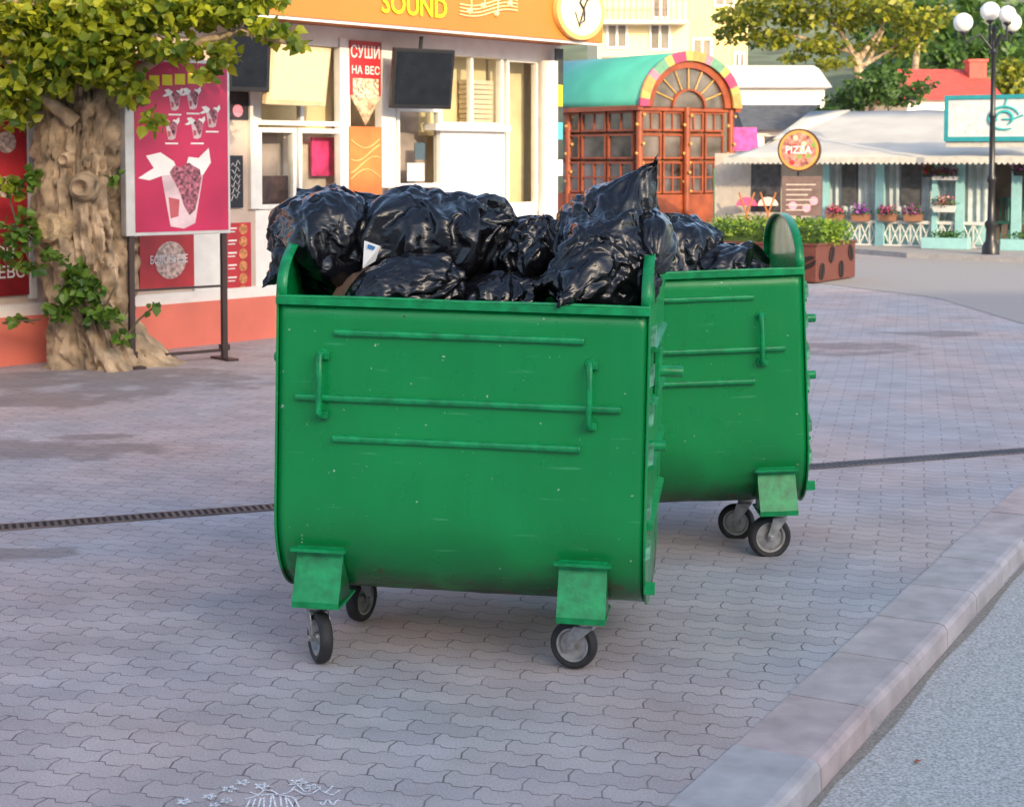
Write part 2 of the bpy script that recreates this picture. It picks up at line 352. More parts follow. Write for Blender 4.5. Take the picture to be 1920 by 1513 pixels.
def caster(root,x,y,ztop,zg,ang,r=.078):
    dirv=Vector((math.cos(ang),math.sin(ang),0)); ax=Vector((-dirv.y,dirv.x,0)); c=Vector((x,y,0))+dirv*.042; c.z=zg+r
    fk=MB(); top=Vector((x,y,ztop))
    fk.obox(top-Vector((0,0,.004)),dirv*.05,ax*.042,Vector((0,0,.004)))
    fk.lathe([(.03,0),(.034,-.008),(.03,-.02),(.0001,-.02)],top-Vector((0,0,.008)),(0,0,1),20)
    fk.obox(top-Vector((0,0,.03)),dirv*.032,ax*.032,Vector((0,0,.004)))
    for sgn in (-1,1):
        o=ax*(.031*sgn)
        pts=[top+o-Vector((0,0,.028))-dirv*.034,top+o-Vector((0,0,.028))+dirv*.034,c+o+dirv*.017+Vector((0,0,.012)),c+o+dirv*.013-Vector((0,0,.014)),c+o-dirv*.013-Vector((0,0,.014)),c+o-dirv*.018+Vector((0,0,.012))]
        fk.prism(pts,ax*(.004*sgn))
    fk.lathe([(.0001,-.042),(.011,-.042),(.011,.042),(.0001,.042)],c,ax,12)
    f=fk.build('caster',zinc,root,bevel=.0015)
    ty=MB(); w=.023
    ty.lathe([(r*.70,-w*.85),(r*.86,-w),(r*.95,-w*.82),(r,-w*.4),(r,w*.4),(r*.95,w*.82),(r*.86,w),(r*.70,w*.85),(r*.70,-w*.85)],c,ax,40); ty.build('tyre',rubber,f,True)
    rm=MB(); rm.lathe([(.001,-.019),(r*.22,-.019),(r*.25,-.008),(r*.55,-.006),(r*.62,-.017),(r*.71,-.018),(r*.71,.018),(r*.62,.017),(r*.55,.006),(r*.25,.008),(r*.22,.019),(.001,.019)],c,ax,36); rm.build('wheel_rim',zinc,f,True)
def make_bin(label,loc,rz,tilt,casters,group,seed,bxs=(-.47,.42)):
    root=thing('waste_container',label,'waste container',loc,rz,group); root.rotation_euler=(0,tilt,rz)
    pr=uprof(); nx=44; mb=MB(); sd=Vector((seed*3.1,0,0))
    nrm=[]
    for i,(y,z) in enumerate(pr):
        a=pr[max(0,i-1)]; c=pr[min(len(pr)-1,i+1)]; t=Vector((c[0]-a[0],c[1]-a[1])).normalized(); nrm.append(Vector((t.y,-t.x)))
    for i in range(nx+1):
        x=-W/2+W*i/nx; e=min(1,min(i,nx-i)/5)
        for j,(y,z) in enumerate(pr):
            q=Vector((x*2.2,y*2,z*2.2))+sd; dsp=(noise.noise(q)*.010+noise.noise(q*3)*.002)*e*(0.15 if j in(0,len(pr)-1) else 1)
            mb.v.append((x,y+nrm[j].x*dsp,z+nrm[j].y*dsp))
    m_=len(pr)
    for i in range(nx):
        for j in range(m_-1): mb.face([i*m_+j,i*m_+j+1,(i+1)*m_+j+1,(i+1)*m_+j])
    body=mb.build('body',green,root,True); sm=body.modifiers.new('s','SOLIDIFY'); sm.thickness=.006; sm.offset=0
    out=uprof(.008); arch=[( (DD/2+.002)*math.cos(PI*i/30), ZT+.004+AH*math.sin(PI*i/30)**.8) for i in range(31)]
    for sx in (-1,1):
        x=sx*(W/2+.004)
        sp=MB(); sp.prism([(x,y,z) for y,z in out+arch[1:-1]],(sx*.006,0,0)); pl=sp.build('side_plate',green,root)
        lip=MB()
        for i in range(len(arch)-1):
            (y0,z0),(y1,z1)=arch[i],arch[i+1]; xa=x-sx*.026; xb=x+sx*.010
            lip.poly([(xa,y0,z0),(xb,y0,z0),(xb,y1,z1),(xa,y1,z1)])
        lo=lip.build('arch_lip',gedge,pl,True,weld=True); s2=lo.modifiers.new('s','SOLIDIFY'); s2.thickness=.006; s2.offset=0
        fe=MB(); fe.tube([(x+sx*.003,y,z) for y,z in out],.0045,8); fe.build('edge_bead',green,pl,True)
        for z in (1.09,.90,.70,.50):
            sr=MB(); sr.prism([(x+sx*.006,-.40,z+.014),(x+sx*.026,-.40,z+.006),(x+sx*.026,-.40,z-.006),(x+sx*.006,-.40,z-.014)],(0,.80,0)); sr.build('side_rib',gedge,pl)
    for sy in (-1,1):
        rm=MB(); y=sy*DD/2
        rm.box(-W/2-.010,W/2+.010,min(y,y+sy*.022),max(y,y+sy*.022),ZT-.006,ZT+.003); rm.box(-W/2-.010,W/2+.010,min(y+sy*.018,y+sy*.024),max(y+sy*.018,y+sy*.024),ZT-.020,ZT-.003)
        rm.tube([(-W/2-.01,y+sy*.004,ZT+.004),(-W/4,y+sy*.002,ZT+.0065),(0,y+sy*.005,ZT+.004),(W/4,y+sy*.003,ZT+.006),(W/2+.01,y+sy*.004,ZT+.004)],.0065,8); rm.build('rim_rail',gedge,root,True)
    yf=-DD/2
    for (x0,x1,z) in ((-.425,.41,1.118),(-.555,.535,.898),(-.425,.405,.763)):
        rb=MB(); rb.prism([(x0,yf+.006,z+.012),(x0,yf-.020,z+.008),(x0,yf-.023,z-.001),(x0,yf-.020,z-.011),(x0,yf+.006,z-.013)],(x1-x0,0,0)); rb.build('rib',gedge,root,bevel=.003)
    for hx in (-.465,.432):
        hd=MB(); z0,z1=.842,1.040; o=yf-.050
        hd.tube([(hx,yf,z1),(hx,o+.01,z1+.002),(hx,o,z1-.008),(hx+.002,o,(z0+z1)/2),(hx,o,z0+.008),(hx,o+.01,z0-.002),(hx,yf,z0)],.0105,10)
        h_=hd.build('handle',gedge,root,True)
        for z in (z0,z1):
            bt=MB(); bt.lathe([(.0001,-.010),(.019,-.010),(.022,0),(.0001,0)],(hx,yf-.003,z),(0,1,0),8); bt.obox((hx+.014,yf-.014,z),Vector((.013,0,0)),Vector((0,.012,0)),Vector((0,0,.012))); bt.build('handle_mount',gedge,h_)
    for sy in (-1,1):
        for bx in bxs:
            bk=MB(); wv=.080
            prf=[(yf+.022,.388),(yf+.020,.352),(yf-.040,.212),(yf-.038,.194),(yf+.03,.190),(yf+.20,.192)]
            for i in range(len(prf)-1):
                (y0,z0),(y1,z1)=prf[i],prf[i+1]
                bk.poly([(bx-wv,-sy*y0,z0),(bx+wv,-sy*y0,z0),(bx+wv,-sy*y1,z1),(bx-wv,-sy*y1,z1)])
            bo=bk.build('wheel_bracket',gedge,root,weld=True); s2=bo.modifiers.new('s','SOLIDIFY'); s2.thickness=.008; s2.offset=0
            yy=-sy*(yf+.006); fl=MB(); fl.box(bx-wv-.014,bx+wv+.014,min(yy,yy+sy*.026),max(yy,yy+sy*.026),.375,.385)
            fl.build('bracket_flange',gedge,bo)
            for ex in (-wv+.001,wv-.006):
                gs=MB(); gs.prism([(bx+ex,-sy*(yf+.022),.35),(bx+ex,-sy*(yf-.032),.215),(bx+ex,-sy*(yf+.12),.198),(bx+ex,-sy*(yf+.10),.255)],(.005,0,0)); gs.build('gusset',green,bo)
    for (cx,cy,ang,r) in casters:
        caster(root,cx,cy,.185,math.tan(tilt)*cx,ang,r)
    for sx in (-1,1):
        pp=MB(); pp.obox((sx*(W/2+.022),-.14,.985),Vector((.008,0,0)),Vector((0,.045,0)),Vector((0,0,.085))); pp.obox((sx*(W/2+.03),-.14,1.03),Vector((.004,0,0)),Vector((0,.03,0)),Vector((0,0,.04)))
        p_=pp.build('pivot_plate',gedge,root,bevel=.002)
        pn=MB(); pn.lathe([(.0001,-.01),(.019,-.01),(.019,.085),(.016,.09),(.0001,.09)],(sx*(W/2+.02),-.14,.985),(sx,0,0),18); pn.build('pivot_pin',gedge,p_,True)
    pn=MB(); pn.lathe([(.0001,0),(.018,0),(.018,.056),(.0001,.056)],(W/2+.008,-.36,.765),(1,0,0),16); pn.build('stub_pin',gedge,root,True)
    pn=MB(); pn.box(W/2+.006,W/2+.042,-.40,-.388,.275,.315); pn.build('side_tab',gedge,root)
    r2=random.Random(seed)
    wt=mat('bare_weld',(.16,.42,.28),.4,.1,var=.5,scale=30)
    for z in (1.13,1.0,.87,.74,.56,.43):
        tb=MB(); x=W/2+.009; a=r2.uniform(-.01,.01)
        tb.prism([(x,-.455,z-.03),(x,-.40,z-.010+a),(x,-.40,z+.035),(x,-.455,z+.008)],(.014+.006*r2.random(),0,.010)); tb.build('weld_tab',wt,root)
        tb=MB(); tb.lathe([(.0001,.012),(.007,.009),(.009,0)],(-W/2-.009,-.42,z-.02),(-1,0,0),8); tb.build('bolt',mat('dark_bolt',(.03,.05,.035),.6),root)
    return root
fc=Vector((.416,5.165)); phi=R(-8)
e2=Vector((math.cos(phi),math.sin(phi))); g2=Vector((-math.sin(phi),math.cos(phi)))
ctr=fc-e2*(W/2)+g2*(DD/2)
make_bin('nearer green metal waste container on casters, standing left in front of the other',(ctr.x,ctr.y,.003),phi,.020,
   [(-.49,-.40,R(-58),.086),(.43,-.39,R(165),.081),(-.455,.02,R(72),.084),(.40,.20,R(95),.080)],'green steel waste containers',1)
make_bin('farther green metal waste container partly hidden behind the other, its right end showing',(.655,7.18,-.008),R(-.5),-.038,
   [(-.47,-.36,R(60),.080),(.50,-.36,R(190),.093),(-.44,.15,R(70),.082),(.40,-.05,R(165),.082)],'green steel waste containers',2,(-.47,.485))
# ------------------------------------------------------------ rubbish bags (plastic film settled over lumpy contents)
def bag_mat():
    m=bpy.data.materials.new('black_polythene'); m.use_nodes=True; n=m.node_tree.nodes; l=m.node_tree.links; b=n['Principled BSDF']
    b.inputs['Base Color'].default_value=(.006,.006,.008,1); b.inputs['Roughness'].default_value=.18; b.inputs['Specular IOR Level'].default_value=.65
    tc=n.new('ShaderNodeTexCoord'); mp=n.new('ShaderNodeMapping'); mp.inputs['Scale'].default_value=(1,1,3.0); mp.inputs['Rotation'].default_value=(.5,.9,.3); l.new(tc.outputs['Object'],mp.inputs[0])
    n1=n.new('ShaderNodeTexNoise'); n1.noise_type='RIDGED_MULTIFRACTAL'; n1.inputs['Scale'].default_value=3.6; n1.inputs['Detail'].default_value=3; n1.inputs['Distortion'].default_value=.6; l.new(mp.outputs[0],n1.inputs[0])
    n2=n.new('ShaderNodeTexNoise'); n2.inputs['Scale'].default_value=24; n2.inputs['Detail'].default_value=3; n2.inputs['Distortion'].default_value=1.2; l.new(mp.outputs[0],n2.inputs[0])
    b1=n.new('ShaderNodeBump'); b1.inputs['Strength'].default_value=.45; b1.inputs['Distance'].default_value=.016; l.new(n1.outputs['Fac'],b1.inputs['Height'])
    b2=n.new('ShaderNodeBump'); b2.inputs['Strength'].default_value=.2; b2.inputs['Distance'].default_value=.005; l.new(n2.outputs['Fac'],b2.inputs['Height']); l.new(b1.outputs[0],b2.inputs['Normal']); l.new(b2.outputs[0],b.inputs['Normal'])
    return m
polym=bag_mat()
def bag_shape(c,radii,sp,seed,rot,crease,sub,scale):
    bm=bmesh.new(); bmesh.ops.create_icosphere(bm,subdivisions=sub,radius=1)
    rm=Matrix.Rotation(rot,3,'Y'); S=Vector((seed*7.3,seed*1.7,seed*4.1)); pins=[]
    for i,v in enumerate(bm.verts):
        n=v.co.normalized(); base=rm@Vector((n.x*radii[0],n.y*radii[1],n.z*radii[2])); r=base.length; u=base.normalized()
        q=u+S
        wq=q+Vector((noise.noise(q*2.1),noise.noise(q*2.1+Vector((9,0,0))),noise.noise(q*2.1+Vector((0,9,0)))))*.3
        big=noise.noise(wq*1.5)*.18+noise.noise(wq*3.3)*.06
        vd=noise.voronoi(wq*1.9)[0]; fac=(vd[1]-vd[0])
        vd2=noise.voronoi(wq*4.6)[0]; fac2=(vd2[1]-vd2[0])
        rr=(r*(1+big)+crease*(-.040*fac-.012*fac2)*min(1,r/.16))*scale
        pos=u*rr; pw=0
        for (s,L,k) in sp:
            dt=u.dot(s)
            if dt>0:
                wgt=math.exp(-(1-dt)/k)
                a=s.orthogonal().normalized(); b=s.cross(a); az=math.atan2(u.dot(b),u.dot(a))
                ring=math.exp(-(1-dt)/(k*4))*(1-wgt)
                pos+=u*(.018*crease*ring*(math.cos(az*7+seed)+.5*math.cos(az*12+2*seed)))
                tgt=s*L*(.55+.45*wgt)+(u-s*dt)*L*.6*(1-wgt)
                if scale<1: tgt*=.93
                pos=pos.lerp(tgt,wgt**.8); pw=max(pw,wgt if k<.09 else wgt*.95)
        v.co=pos
        if pw>.86: pins.append(i)
    for f in bm.faces: f.smooth=True
    me=bpy.data.meshes.new('rubbish_bag'); bm.to_mesh(me); bm.free(); return me,pins
SIM=[]; BAGS=[]
def bag(label,px,radii,spikes=(),seed=0,rot=0,crease=1.0,sim=True,slack=.17,sub=5,bend=None,group='black rubbish bags piled in the containers'):
    c=at(*px); sp=[]
    for (X,Y,d,k) in spikes:
        v=at(X,Y,d)-c; sp.append((v.normalized(),v.length,k))
    me,pins=bag_shape(c,radii,sp,seed,rot,crease,sub,1.0); me.materials.append(polym)
    o=bpy.data.objects.new('rubbish_bag',me); C.objects.link(o); o.location=c; tag(o,label,'rubbish bag',group); BAGS.append((o,sub))
    if sim:
        m2,_=bag_shape(c,radii,sp,seed,rot,.5,4,.91); k=bpy.data.objects.new('bag_content',m2); C.objects.link(k); k.location=c
        k.modifiers.new('c','COLLISION'); k.collision.thickness_outer=.004; k.collision.cloth_friction=8
        col=bpy.data.collections.new('sim_%d'%seed); bpy.context.scene.collection.children.link(col); col.objects.link(k)
        cl=o.modifiers.new('cloth','CLOTH'); st=cl.settings; st.quality=6; st.mass=.10; st.tension_stiffness=25; st.compression_stiffness=25; st.shear_stiffness=10; st.bending_stiffness=bend or (.5 if sub<6 else 3.0); st.air_damping=1.2
        st.shrink_min=-slack
        if pins:
            vg=o.vertex_groups.new(name='pin'); vg.add(pins,1.0,'REPLACE'); st.vertex_group_mass='pin'
        cs=cl.collision_settings; cs.use_collision=True; cs.distance_min=.004; cs.use_self_collision=False; cs.collection=col; cs.collision_quality=2
        SIM.append((o,k,col,me))
    return o
bag('largest black rubbish bag lying across the middle of the nearer container',(800,440,5.78),(.37,.28,.155),[(990,408,5.65,.03),(660,356,5.8,.07)],1,.05,sub=6)
bag('black rubbish bag slumped over the left arched end of the nearer container',(610,428,5.74),(.215,.30,.150),[(480,552,5.58,.12),(555,350,5.75,.09),(498,430,5.62,.10)],2,.1,sub=6)
bag('flattish black bag tucked behind the brown cardboard, filling the left inside of the nearer container',(700,530,5.84),(.30,.26,.14),[],3,sim=False)
bag('small black rubbish bag lying low at the front rim beside the white corner of card',(768,535,5.43),(.200,.125,.098),[(880,520,5.36,.03)],4,-.1)
bag('low black rubbish bag between the small front bag and the tall upright bag',(935,560,5.48),(.15,.14,.085),[(985,500,5.5,.03)],5)
bag('tall black rubbish bag with its tied neck pointing up, at right in the nearer container',(1135,455,5.62),(.20,.24,.19),[(1236,286,5.58,.13),(1045,395,5.6,.05),(1236,440,5.55,.06)],6,.1,sub=6,slack=.14)
bag('black bag hanging over the front rim below the tall upright one, corner drooping',(1140,500,5.40),(.165,.13,.170),[(1035,584,5.12,.09),(980,535,5.3,.05),(1205,395,5.45,.06)],7,.25,sub=6)
bag('small crumpled black bag wedged left of the tall upright bag',(1005,475,5.66),(.14,.16,.13),[(1020,398,5.6,.04)],8)
bag('black bag heaped behind the tall one, rear of the nearer container',(930,480,5.95),(.30,.16,.12),[(962,368,5.95,.012)],9)
bag('bulging black rubbish bag nearest the other bin in the farther container',(1265,468,7.05),(.20,.28,.165),[(1225,392,7.0,.04),(1290,402,7.0,.05)],10,sub=6)
bag('flatter black rubbish bag sloping down to the right arched end of the farther container',(1345,509,7.02),(.23,.28,.120),[(1445,498,6.85,.06),(1305,428,7.0,.05)],11)
bag('black bag low in the hidden left half of the farther container',(1110,520,7.1),(.30,.3,.12),[],12,sim=False)
bag('slack black bag slung across the right end plate of the nearer container',(1214,447,5.56),(.080,.34,.108),[(1226,505,5.26,.10),(1180,410,5.5,.08)],13,0,sub=5,slack=.12)
t0=time.time()
try:
    sc=bpy.context.scene
    for f in range(1,22):
        sc.frame_set(f)
        if time.time()-t0>150: break
    dg=bpy.context.evaluated_depsgraph_get()
    new=[]
    for o,k,col,me in SIM:
        m3=bpy.data.meshes.new_from_object(o.evaluated_get(dg)); new.append(m3)
    for (o,k,col,me),m3 in zip(SIM,new):
        r0=max(v.co.length for v in me.vertices); r1=max(v.co.length for v in m3.vertices)
        ok=(r1==r1) and r1<r0*1.5
        print('bag',o['label'][:30],round(r0,3),round(r1,3),ok)
        if ok: o.data=m3
except Exception as e: print('sim failed',e)
for o,k,col,me in SIM:
    o.modifiers.clear(); o.vertex_groups.clear(); bpy.data.objects.remove(k); bpy.data.collections.remove(col)
bpy.context.scene.frame_set(1)
for o,sub in BAGS:
    for p in o.data.polygons: p.use_smooth=True
    if sub<6: ss=o.modifiers.new('s','SUBSURF'); ss.levels=1; ss.render_levels=1
print('sim time',time.time()-t0)
# cardboard and card
cb=MB(); p=[at(622,556,5.50),at(668,470,5.60),at(702,486,5.56),at(655,560,5.44)]
cb.prism(p,(.004,.006,.0)); tag(cb.build('cardboard_sheet',mat('brown_cardboard',(.16,.10,.065),.8,var=.15)),'dull brown cardboard flap sticking up at left inside the nearer container','cardboard')
cb=MB(); p=[at(683,452,5.47),at(712,462,5.49),at(702,490,5.48),at(680,503,5.44)]
cb.prism(p,(.003,.004,0)); wc=cb.build('card_box_corner',mat('white_card',(.75,.75,.72),.6,var=.05)); tag(wc,'white printed card corner poking out between black bags','card box')
cb=MB(); p=[at(690,458,5.465),at(704,463,5.475),at(700,470,5.475),at(689,466,5.462)]
cb.poly(p); cb.build('blue_print',mat('blue_print',(.05,.2,.45),.5),wc)
# ------------------------------------------------------------ left shop
SF=Frame(G(0,685),G(520,630))
shop=thing('shop_building','orange and white snack shop with glazed front and round emblem over its window corner','building',SF.o,SF.rz)
def sb(name,m,X0,X1,Y0,Y1,off=0,th=.02,parent=None,bevel=0):
    u0,u1,z0,z1=SF.rect(X0,X1,Y0,Y1,off); mb=MB(); mb.box(u0,u1,-off,-off+th,z0,z1); return mb.build(name,m,parent or shop,bevel=bevel)
UE=SF.uz(1042,300)[0]; zf=(SF.uz(1130,95,.6)[1]+SF.uz(480,8,.6)[1])/2; UF=SF.uz(1130,60,.6)[0]
mb=MB(); mb.box(-4,UE,0.9,1.0,.0,zf+1); mb.build('back_wall',mat('warm_interior',(.78,.60,.34),.8,var=.35,scale=1.2),shop)
mb=MB(); mb.box(UE-.02,UE+.06,.12,5,0,zf+1); mb.build('end_wall',white,shop)
mb=MB(); mb.box(-4,UF,-.6,5,zf,zf+1.25); mb.build('fascia',orange,shop)
mb=MB(); mb.box(-4,UF-.02,-.58,-.56,zf-.03,zf); mb.build('fascia_trim',white,shop)
mb=MB(); mb.box(-4,UE+.05,-.03,.12,zf-.20,zf-.004); mb.build('lintel',white,shop)
mb=MB(); mb.box(-4,UE,-.10,.9,0,.40); mb.build('plinth',salmon,shop)
mb=MB(); mb.box(-4,UE,-.06,.1,.40,.50); mb.build('sill_band',white,shop)
uw=SF.uz(478,300)[0]; zl=SF.uz(560,392)[1]
mb=MB(); mb.box(uw,UE,.0,.1,.50,zl); mb.build('low_wall',white,shop)
mb=MB(); mb.box(-4,uw,.0,.1,.50,zf-.20); mb.build('left_wall',mat('left_wall_panel',(.58,.46,.38),.7,var=.2,scale=2),shop)
def window(X0,X1,Y0,Y1,mull=0,back=None):
    u0,u1,z0,z1=SF.rect(X0,X1,Y0,Y1); t=.045; mb=MB()
    mb.box(u0,u1,-.02,.06,z0,z0+t); mb.box(u0,u1,-.02,.06,z1-t,z1); mb.box(u0,u0+t,-.018,.058,z0+t,z1-t); mb.box(u1-t,u1,-.018,.058,z0+t,z1-t)
    for k in range(mull):
        x=u0+(u1-u0)*(k+1)/(mull+1); mb.box(x-.02,x+.02,-.015,.05,z0+t,z1-t)
    f=mb.build('window',white,shop)
    g=MB(); g.poly([(u0+t,.02,z0+t),(u1-t,.02,z0+t),(u1-t,.02,z1-t),(u0+t,.02,z1-t)]); g.build('pane',glz,f)
    if back:
        g=MB(); g.poly([(u0,.30,z0-.1),(u1+.1,.30,z0-.1),(u1+.1,.30,z1),(u0,.30,z1)]); g.build('pane_backing',back,f)
    return f
pane_backing=mat('cream_reflection',(.80,.66,.38),.8,var=.2,scale=2.0)  # cream panel colour stands in for sunlit reflections in the panes
grey=mat('grey_interior_reflection',(.34,.28,.26),.6,var=.6,scale=2.2)  # grey interior tone; in the leftmost lower window it stands for a reflection
window(480,645,66,236,1,pane_backing); window(482,554,240,392,0,grey); window(558,655,242,388,0,mat('pale_interior',(.66,.58,.48),.6,var=.4,scale=3)); window(742,826,202,352,0,grey)
window(822,942,96,238,1,pane_backing); window(948,1008,110,398,0,pane_backing)
sb('counter_panel',mat('counter_white',(.86,.83,.76),.4,var=.03),826,946,240,398,.05,.06)
sb('counter_ledge',white,818,958,234,246,.14,.2)
sb('mullion_post',white,716,742,82,352,.06,.1); sb('mullion_post',white,638,657,72,388,.05,.09); sb('mullion_post',white,470,484,150,392,.05,.09)
pbm=mat('box_card',(.70,.58,.42),.7,var=.1)
u0,u1,z0,z1=SF.rect(874,925,150,232,-.15); mb=MB()
for k in range(9): mb.box(u0+.01*(k%2),u1-.01*(k%3),.12,.26,z0+(z1-z0)*k/9,z0+(z1-z0)*(k+.85)/9)
mb.build('box_stack',pbm,shop)
sb('pink_flyer',mat('pink_flyer',(.70,.05,.20),.5,var=.4,scale=6),585,628,258,330,-.2,.02); sb('notice',paper,764,796,306,340,-.06,.01); sb('notice',mat('blue_notice',(.1,.15,.2),.5),778,797,268,300,-.05,.01)
sb('counter_goods',mat('goods_dark',(.10,.06,.06),.5,var=.8,scale=9),486,552,330,390,-.18,.02); sb('counter_goods',mat('goods_warm',(.5,.2,.08),.5,var=.8,scale=9),640,655,300,386,-.2,.02); sb('menu_strip',mat('menu_warm',(.55,.28,.12),.5,var=.7,scale=7),492,540,110,140,-.22,.02)
uc=SF.uz(1028,240,.1)[0]; mb=MB(); mb.lathe([(.0001,.4),(.11,.4),(.11,zf-.2),(.0001,zf-.2)],(uc,-.1,0),(0,0,1),24); mb.build('round_column',white,shop,True)
ban=sb('banner',mat('banner_dark',(.05,.06,.05),.5,var=.3),1042,1056,92,362,.15,.02)
sb('banner_stripe',yel,1043,1055,160,200,.16,.006,ban); sb('banner_stripe',mat('cyan_print',(.1,.55,.6),.5),1043,1055,230,262,.16,.006,ban); sb('banner_stripe',paper,1043,1055,300,330,.16,.006,ban)
p1=sb('sushi_poster',redp,657,714,78,180,.07,.01)
u0,u1,z0,z1=SF.rect(657,714,180,236,.07); mb=MB(); mb.prism([(u0,-.07,z1),(u1,-.07,z1),((u0+u1)/2,-.07,z0)],(0,.01,0)); tp=mb.build('sushi_picture',mat('sushi_print',(.75,.42,.25),.5,var=.7,scale=22),p1)
def stext(s,X0,X1,Y0,Y1,off,m,parent,name='lettering',shear=0):
    u0,u1,z0,z1=SF.rect(X0,X1,Y0,Y1,off); return text(s,u0,u1,z0,z1,-off,name,m,parent,shear=shear)
stext('СУШИ',658,712,86,110,.074,paper,p1); stext('НА ВЕС',660,712,124,140,.074,paper,p1)
sb('sushi_rolls',mat('sushi_print2',(.8,.5,.35),.5,var=.8,scale=30),662,710,148,186,.074,.003,p1)
p2=sb('swirl_poster',orangep,656,716,238,372,.07,.01)
for k in range(4):
    mb=MB(); pts=[]
    for i in range(14):
        t=i/13; u,z=SF.uz(658+54*t,262+k*24+16*math.sin(t*3.2+k),.075); pts.append((u,-.075,z))
    mb.tube(pts,.006,5); mb.build('swirl',mat('swirl_gold',(.85,.5,.2),.5),p2)
p3=sb('bowl_poster',redp,262,364,440,540,.03,.012)
mb=MB(); u,z=SF.uz(320,488,.036); mb.lathe([(.0001,0),(.17,0)],(u,-.036,z),(0,1,0),24); mb.build('bowl_picture',mat('food_print',(.65,.42,.35),.5,var=.7,scale=26),p3)
stext('БОЛОНЬЕЗЕ',282,352,478,494,.042,paper,p3)
sb('wall_sheet',white,364,424,432,566,.03,.012)
p4=sb('pizza_menu',redp,425,471,418,554,.03,.012)
for k in range(6):
    mb=MB(); u,z=SF.uz(456,430+k*23,.036); mb.lathe([(.0001,0),(.05,0)],(u,-.036,z),(0,1,0),16); mb.build('pizza_picture',mat('pizza_print',(.55,.22,.08),.5,var=.5,scale=40),p4)
    sb('menu_line',paper,428,444,427+k*23,430+k*23,.036,.003,p4); sb('menu_line',paper,428,441,434+k*23,436+k*23,.036,.003,p4)
p5=sb('chalkboard',mat('chalkboard',(.015,.02,.03),.6,var=.2),429,456,292,390,.03,.015)
for k in range(6):
    mb=MB(); pts=[]
    for i in range(9): u,z=SF.uz(434+2*i,312+k*12-5*math.sin(i*1.3+k)-i,.036); pts.append((u,-.036,z))
    mb.tube(pts,.003,4); mb.build('chalk_line',paper,p5)
p6=sb('menu_board',mat('menu_dark',(.03,.025,.03),.4,var=.3),430,466,172,224,.03,.015)
mb=MB(); u,z=SF.uz(446,208,.036); mb.lathe([(.0001,0),(.06,0)],(u,-.036,z),(0,1,0),16); mb.build('round_mark',pinkp,p6)
p7=sb('upper_poster',dredp,-60,54,96,178,.03,.012); stext('САМАР',-30,40,130,152,.036,paper,p7)
p8=sb('food_poster',redp,-60,50,190,425,.03,.012)
for k in range(5):
    mb=MB(); u,z=SF.uz(-20+32*(k%2),225+k*42,.036); mb.lathe([(.0001,0),(.09,0)],(u,-.036,z),(0,1,0),18); mb.build('dish_picture',mat('food_print',(.6,.4,.3)),p8)
p9=sb('large_poster',dredp,-60,60,430,556,.03,.012)
stext('РОВ',-28,28,460,486,.036,paper,p9); stext('ЗЕВО',-20,48,498,522,.036,paper,p9)
sb('white_post',white,54,66,60,560,.05,.07)
stext('SOUND',716,838,-8,30,.62,mat('lime_letters',(.50,.88,.01),.4,var=.03),shop,'lettering')
st=MB()
for k in range(4):
    pts=[]
    for i in range(16):
        t=i/15; u,z=SF.uz(862+108*t,8+k*6.5-t*5+5*math.sin(t*6),.61); pts.append((u,-.612,z))
    st.tube(pts,.008,5)
for (X,Y) in ((880,22),(905,12),(930,26),(955,8)):
    u,z=SF.uz(X,Y,.61); st.ball((u,-.612,z),.035,6); st.tube([(u+.03,-.612,z),(u+.03,-.612,z+.16)],.008,5)
st.build('music_staff',mat('gold_line',(.9,.72,.35),.4),shop)
u,z=SF.uz(1083,22,.62); rr=(SF.uz(1127,22,.62)[0]-u)
rz_=46/F*20.6
em=MB()
def ell(mb,y,ru,rzz,n=40): mb.poly([(u+ru*math.cos(2*PI*i/n),y,z+rzz*math.sin(2*PI*i/n)) for i in range(n)])
em.prism([(u+rr*math.cos(2*PI*i/40),-.61,z+rz_*math.sin(2*PI*i/40)) for i in range(40)],(0,-.06,0)); e_=em.build('round_emblem',mat('emblem_ring',(.70,.48,.15),.4),shop)
mb=MB(); ell(mb,-.673,rr*.86,rz_*.86); mb.build('emblem_face',mat('emblem_face',(.84,.74,.50),.5),e_)
mb=MB(); mb.tube([(u-.11,-.68,z-.02),(u-.04,-.68,z-.17),(u+.05,-.68,z+.05),(u+.17,-.68,z+.25)],[.008,.014,.012,.006],6); mb.tube([(u+.12,-.68,z+.12),(u+.02,-.68,z+.17),(u-.03,-.68,z+.09),(u+.05,-.68,z+.0),(u+.05,-.68,z-.10),(u-.02,-.68,z-.14)],[.006,.014,.014,.014,.012,.006],6); mb.build('emblem_mark',black,e_)
def tv(label,X0,X1,Y0,Y1,off,m,tiltz=0,grp=None,lean=0):
    u0,u1,z0,z1=SF.rect(X0,X1,Y0,Y1,off); c=SF.world((u0+u1)/2,off,z0); w=(u1-u0)/2; h=z1-z0
    t=thing('television',label,'television',c,SF.rz+tiltz,grp); t.rotation_euler=(lean,0,SF.rz+tiltz)
    mb=MB(); mb.box(-w,w,-.03,.03,0,h); mb.build('casing',black if m is dark else mat('beige_casing',(.62,.48,.28),.5),t,bevel=.008)
    mb=MB(); mb.poly([(-w+.035,-.034,.045),(w-.035,-.034,.045),(w-.035,-.034,h-.035),(-w+.035,-.034,h-.035)]); mb.build('screen',m,t)
    mb=MB(); mb.box(-.04,.04,.03,.09,h*.4,h*.7); mb.tube([(0,.07,h*.6),(0,.07,h+.12)],.02,8); mb.build('mount',black,t)
tv('black flat television above the right side of the noodle panel sign',430,497,52,172,.35,dark,R(-12),None,R(5))
tv('pale tilted television left of the sushi poster',486,614,86,198,.30,mat('cream_screen',(.80,.66,.38),.25,var=.05),R(8),None,R(8))
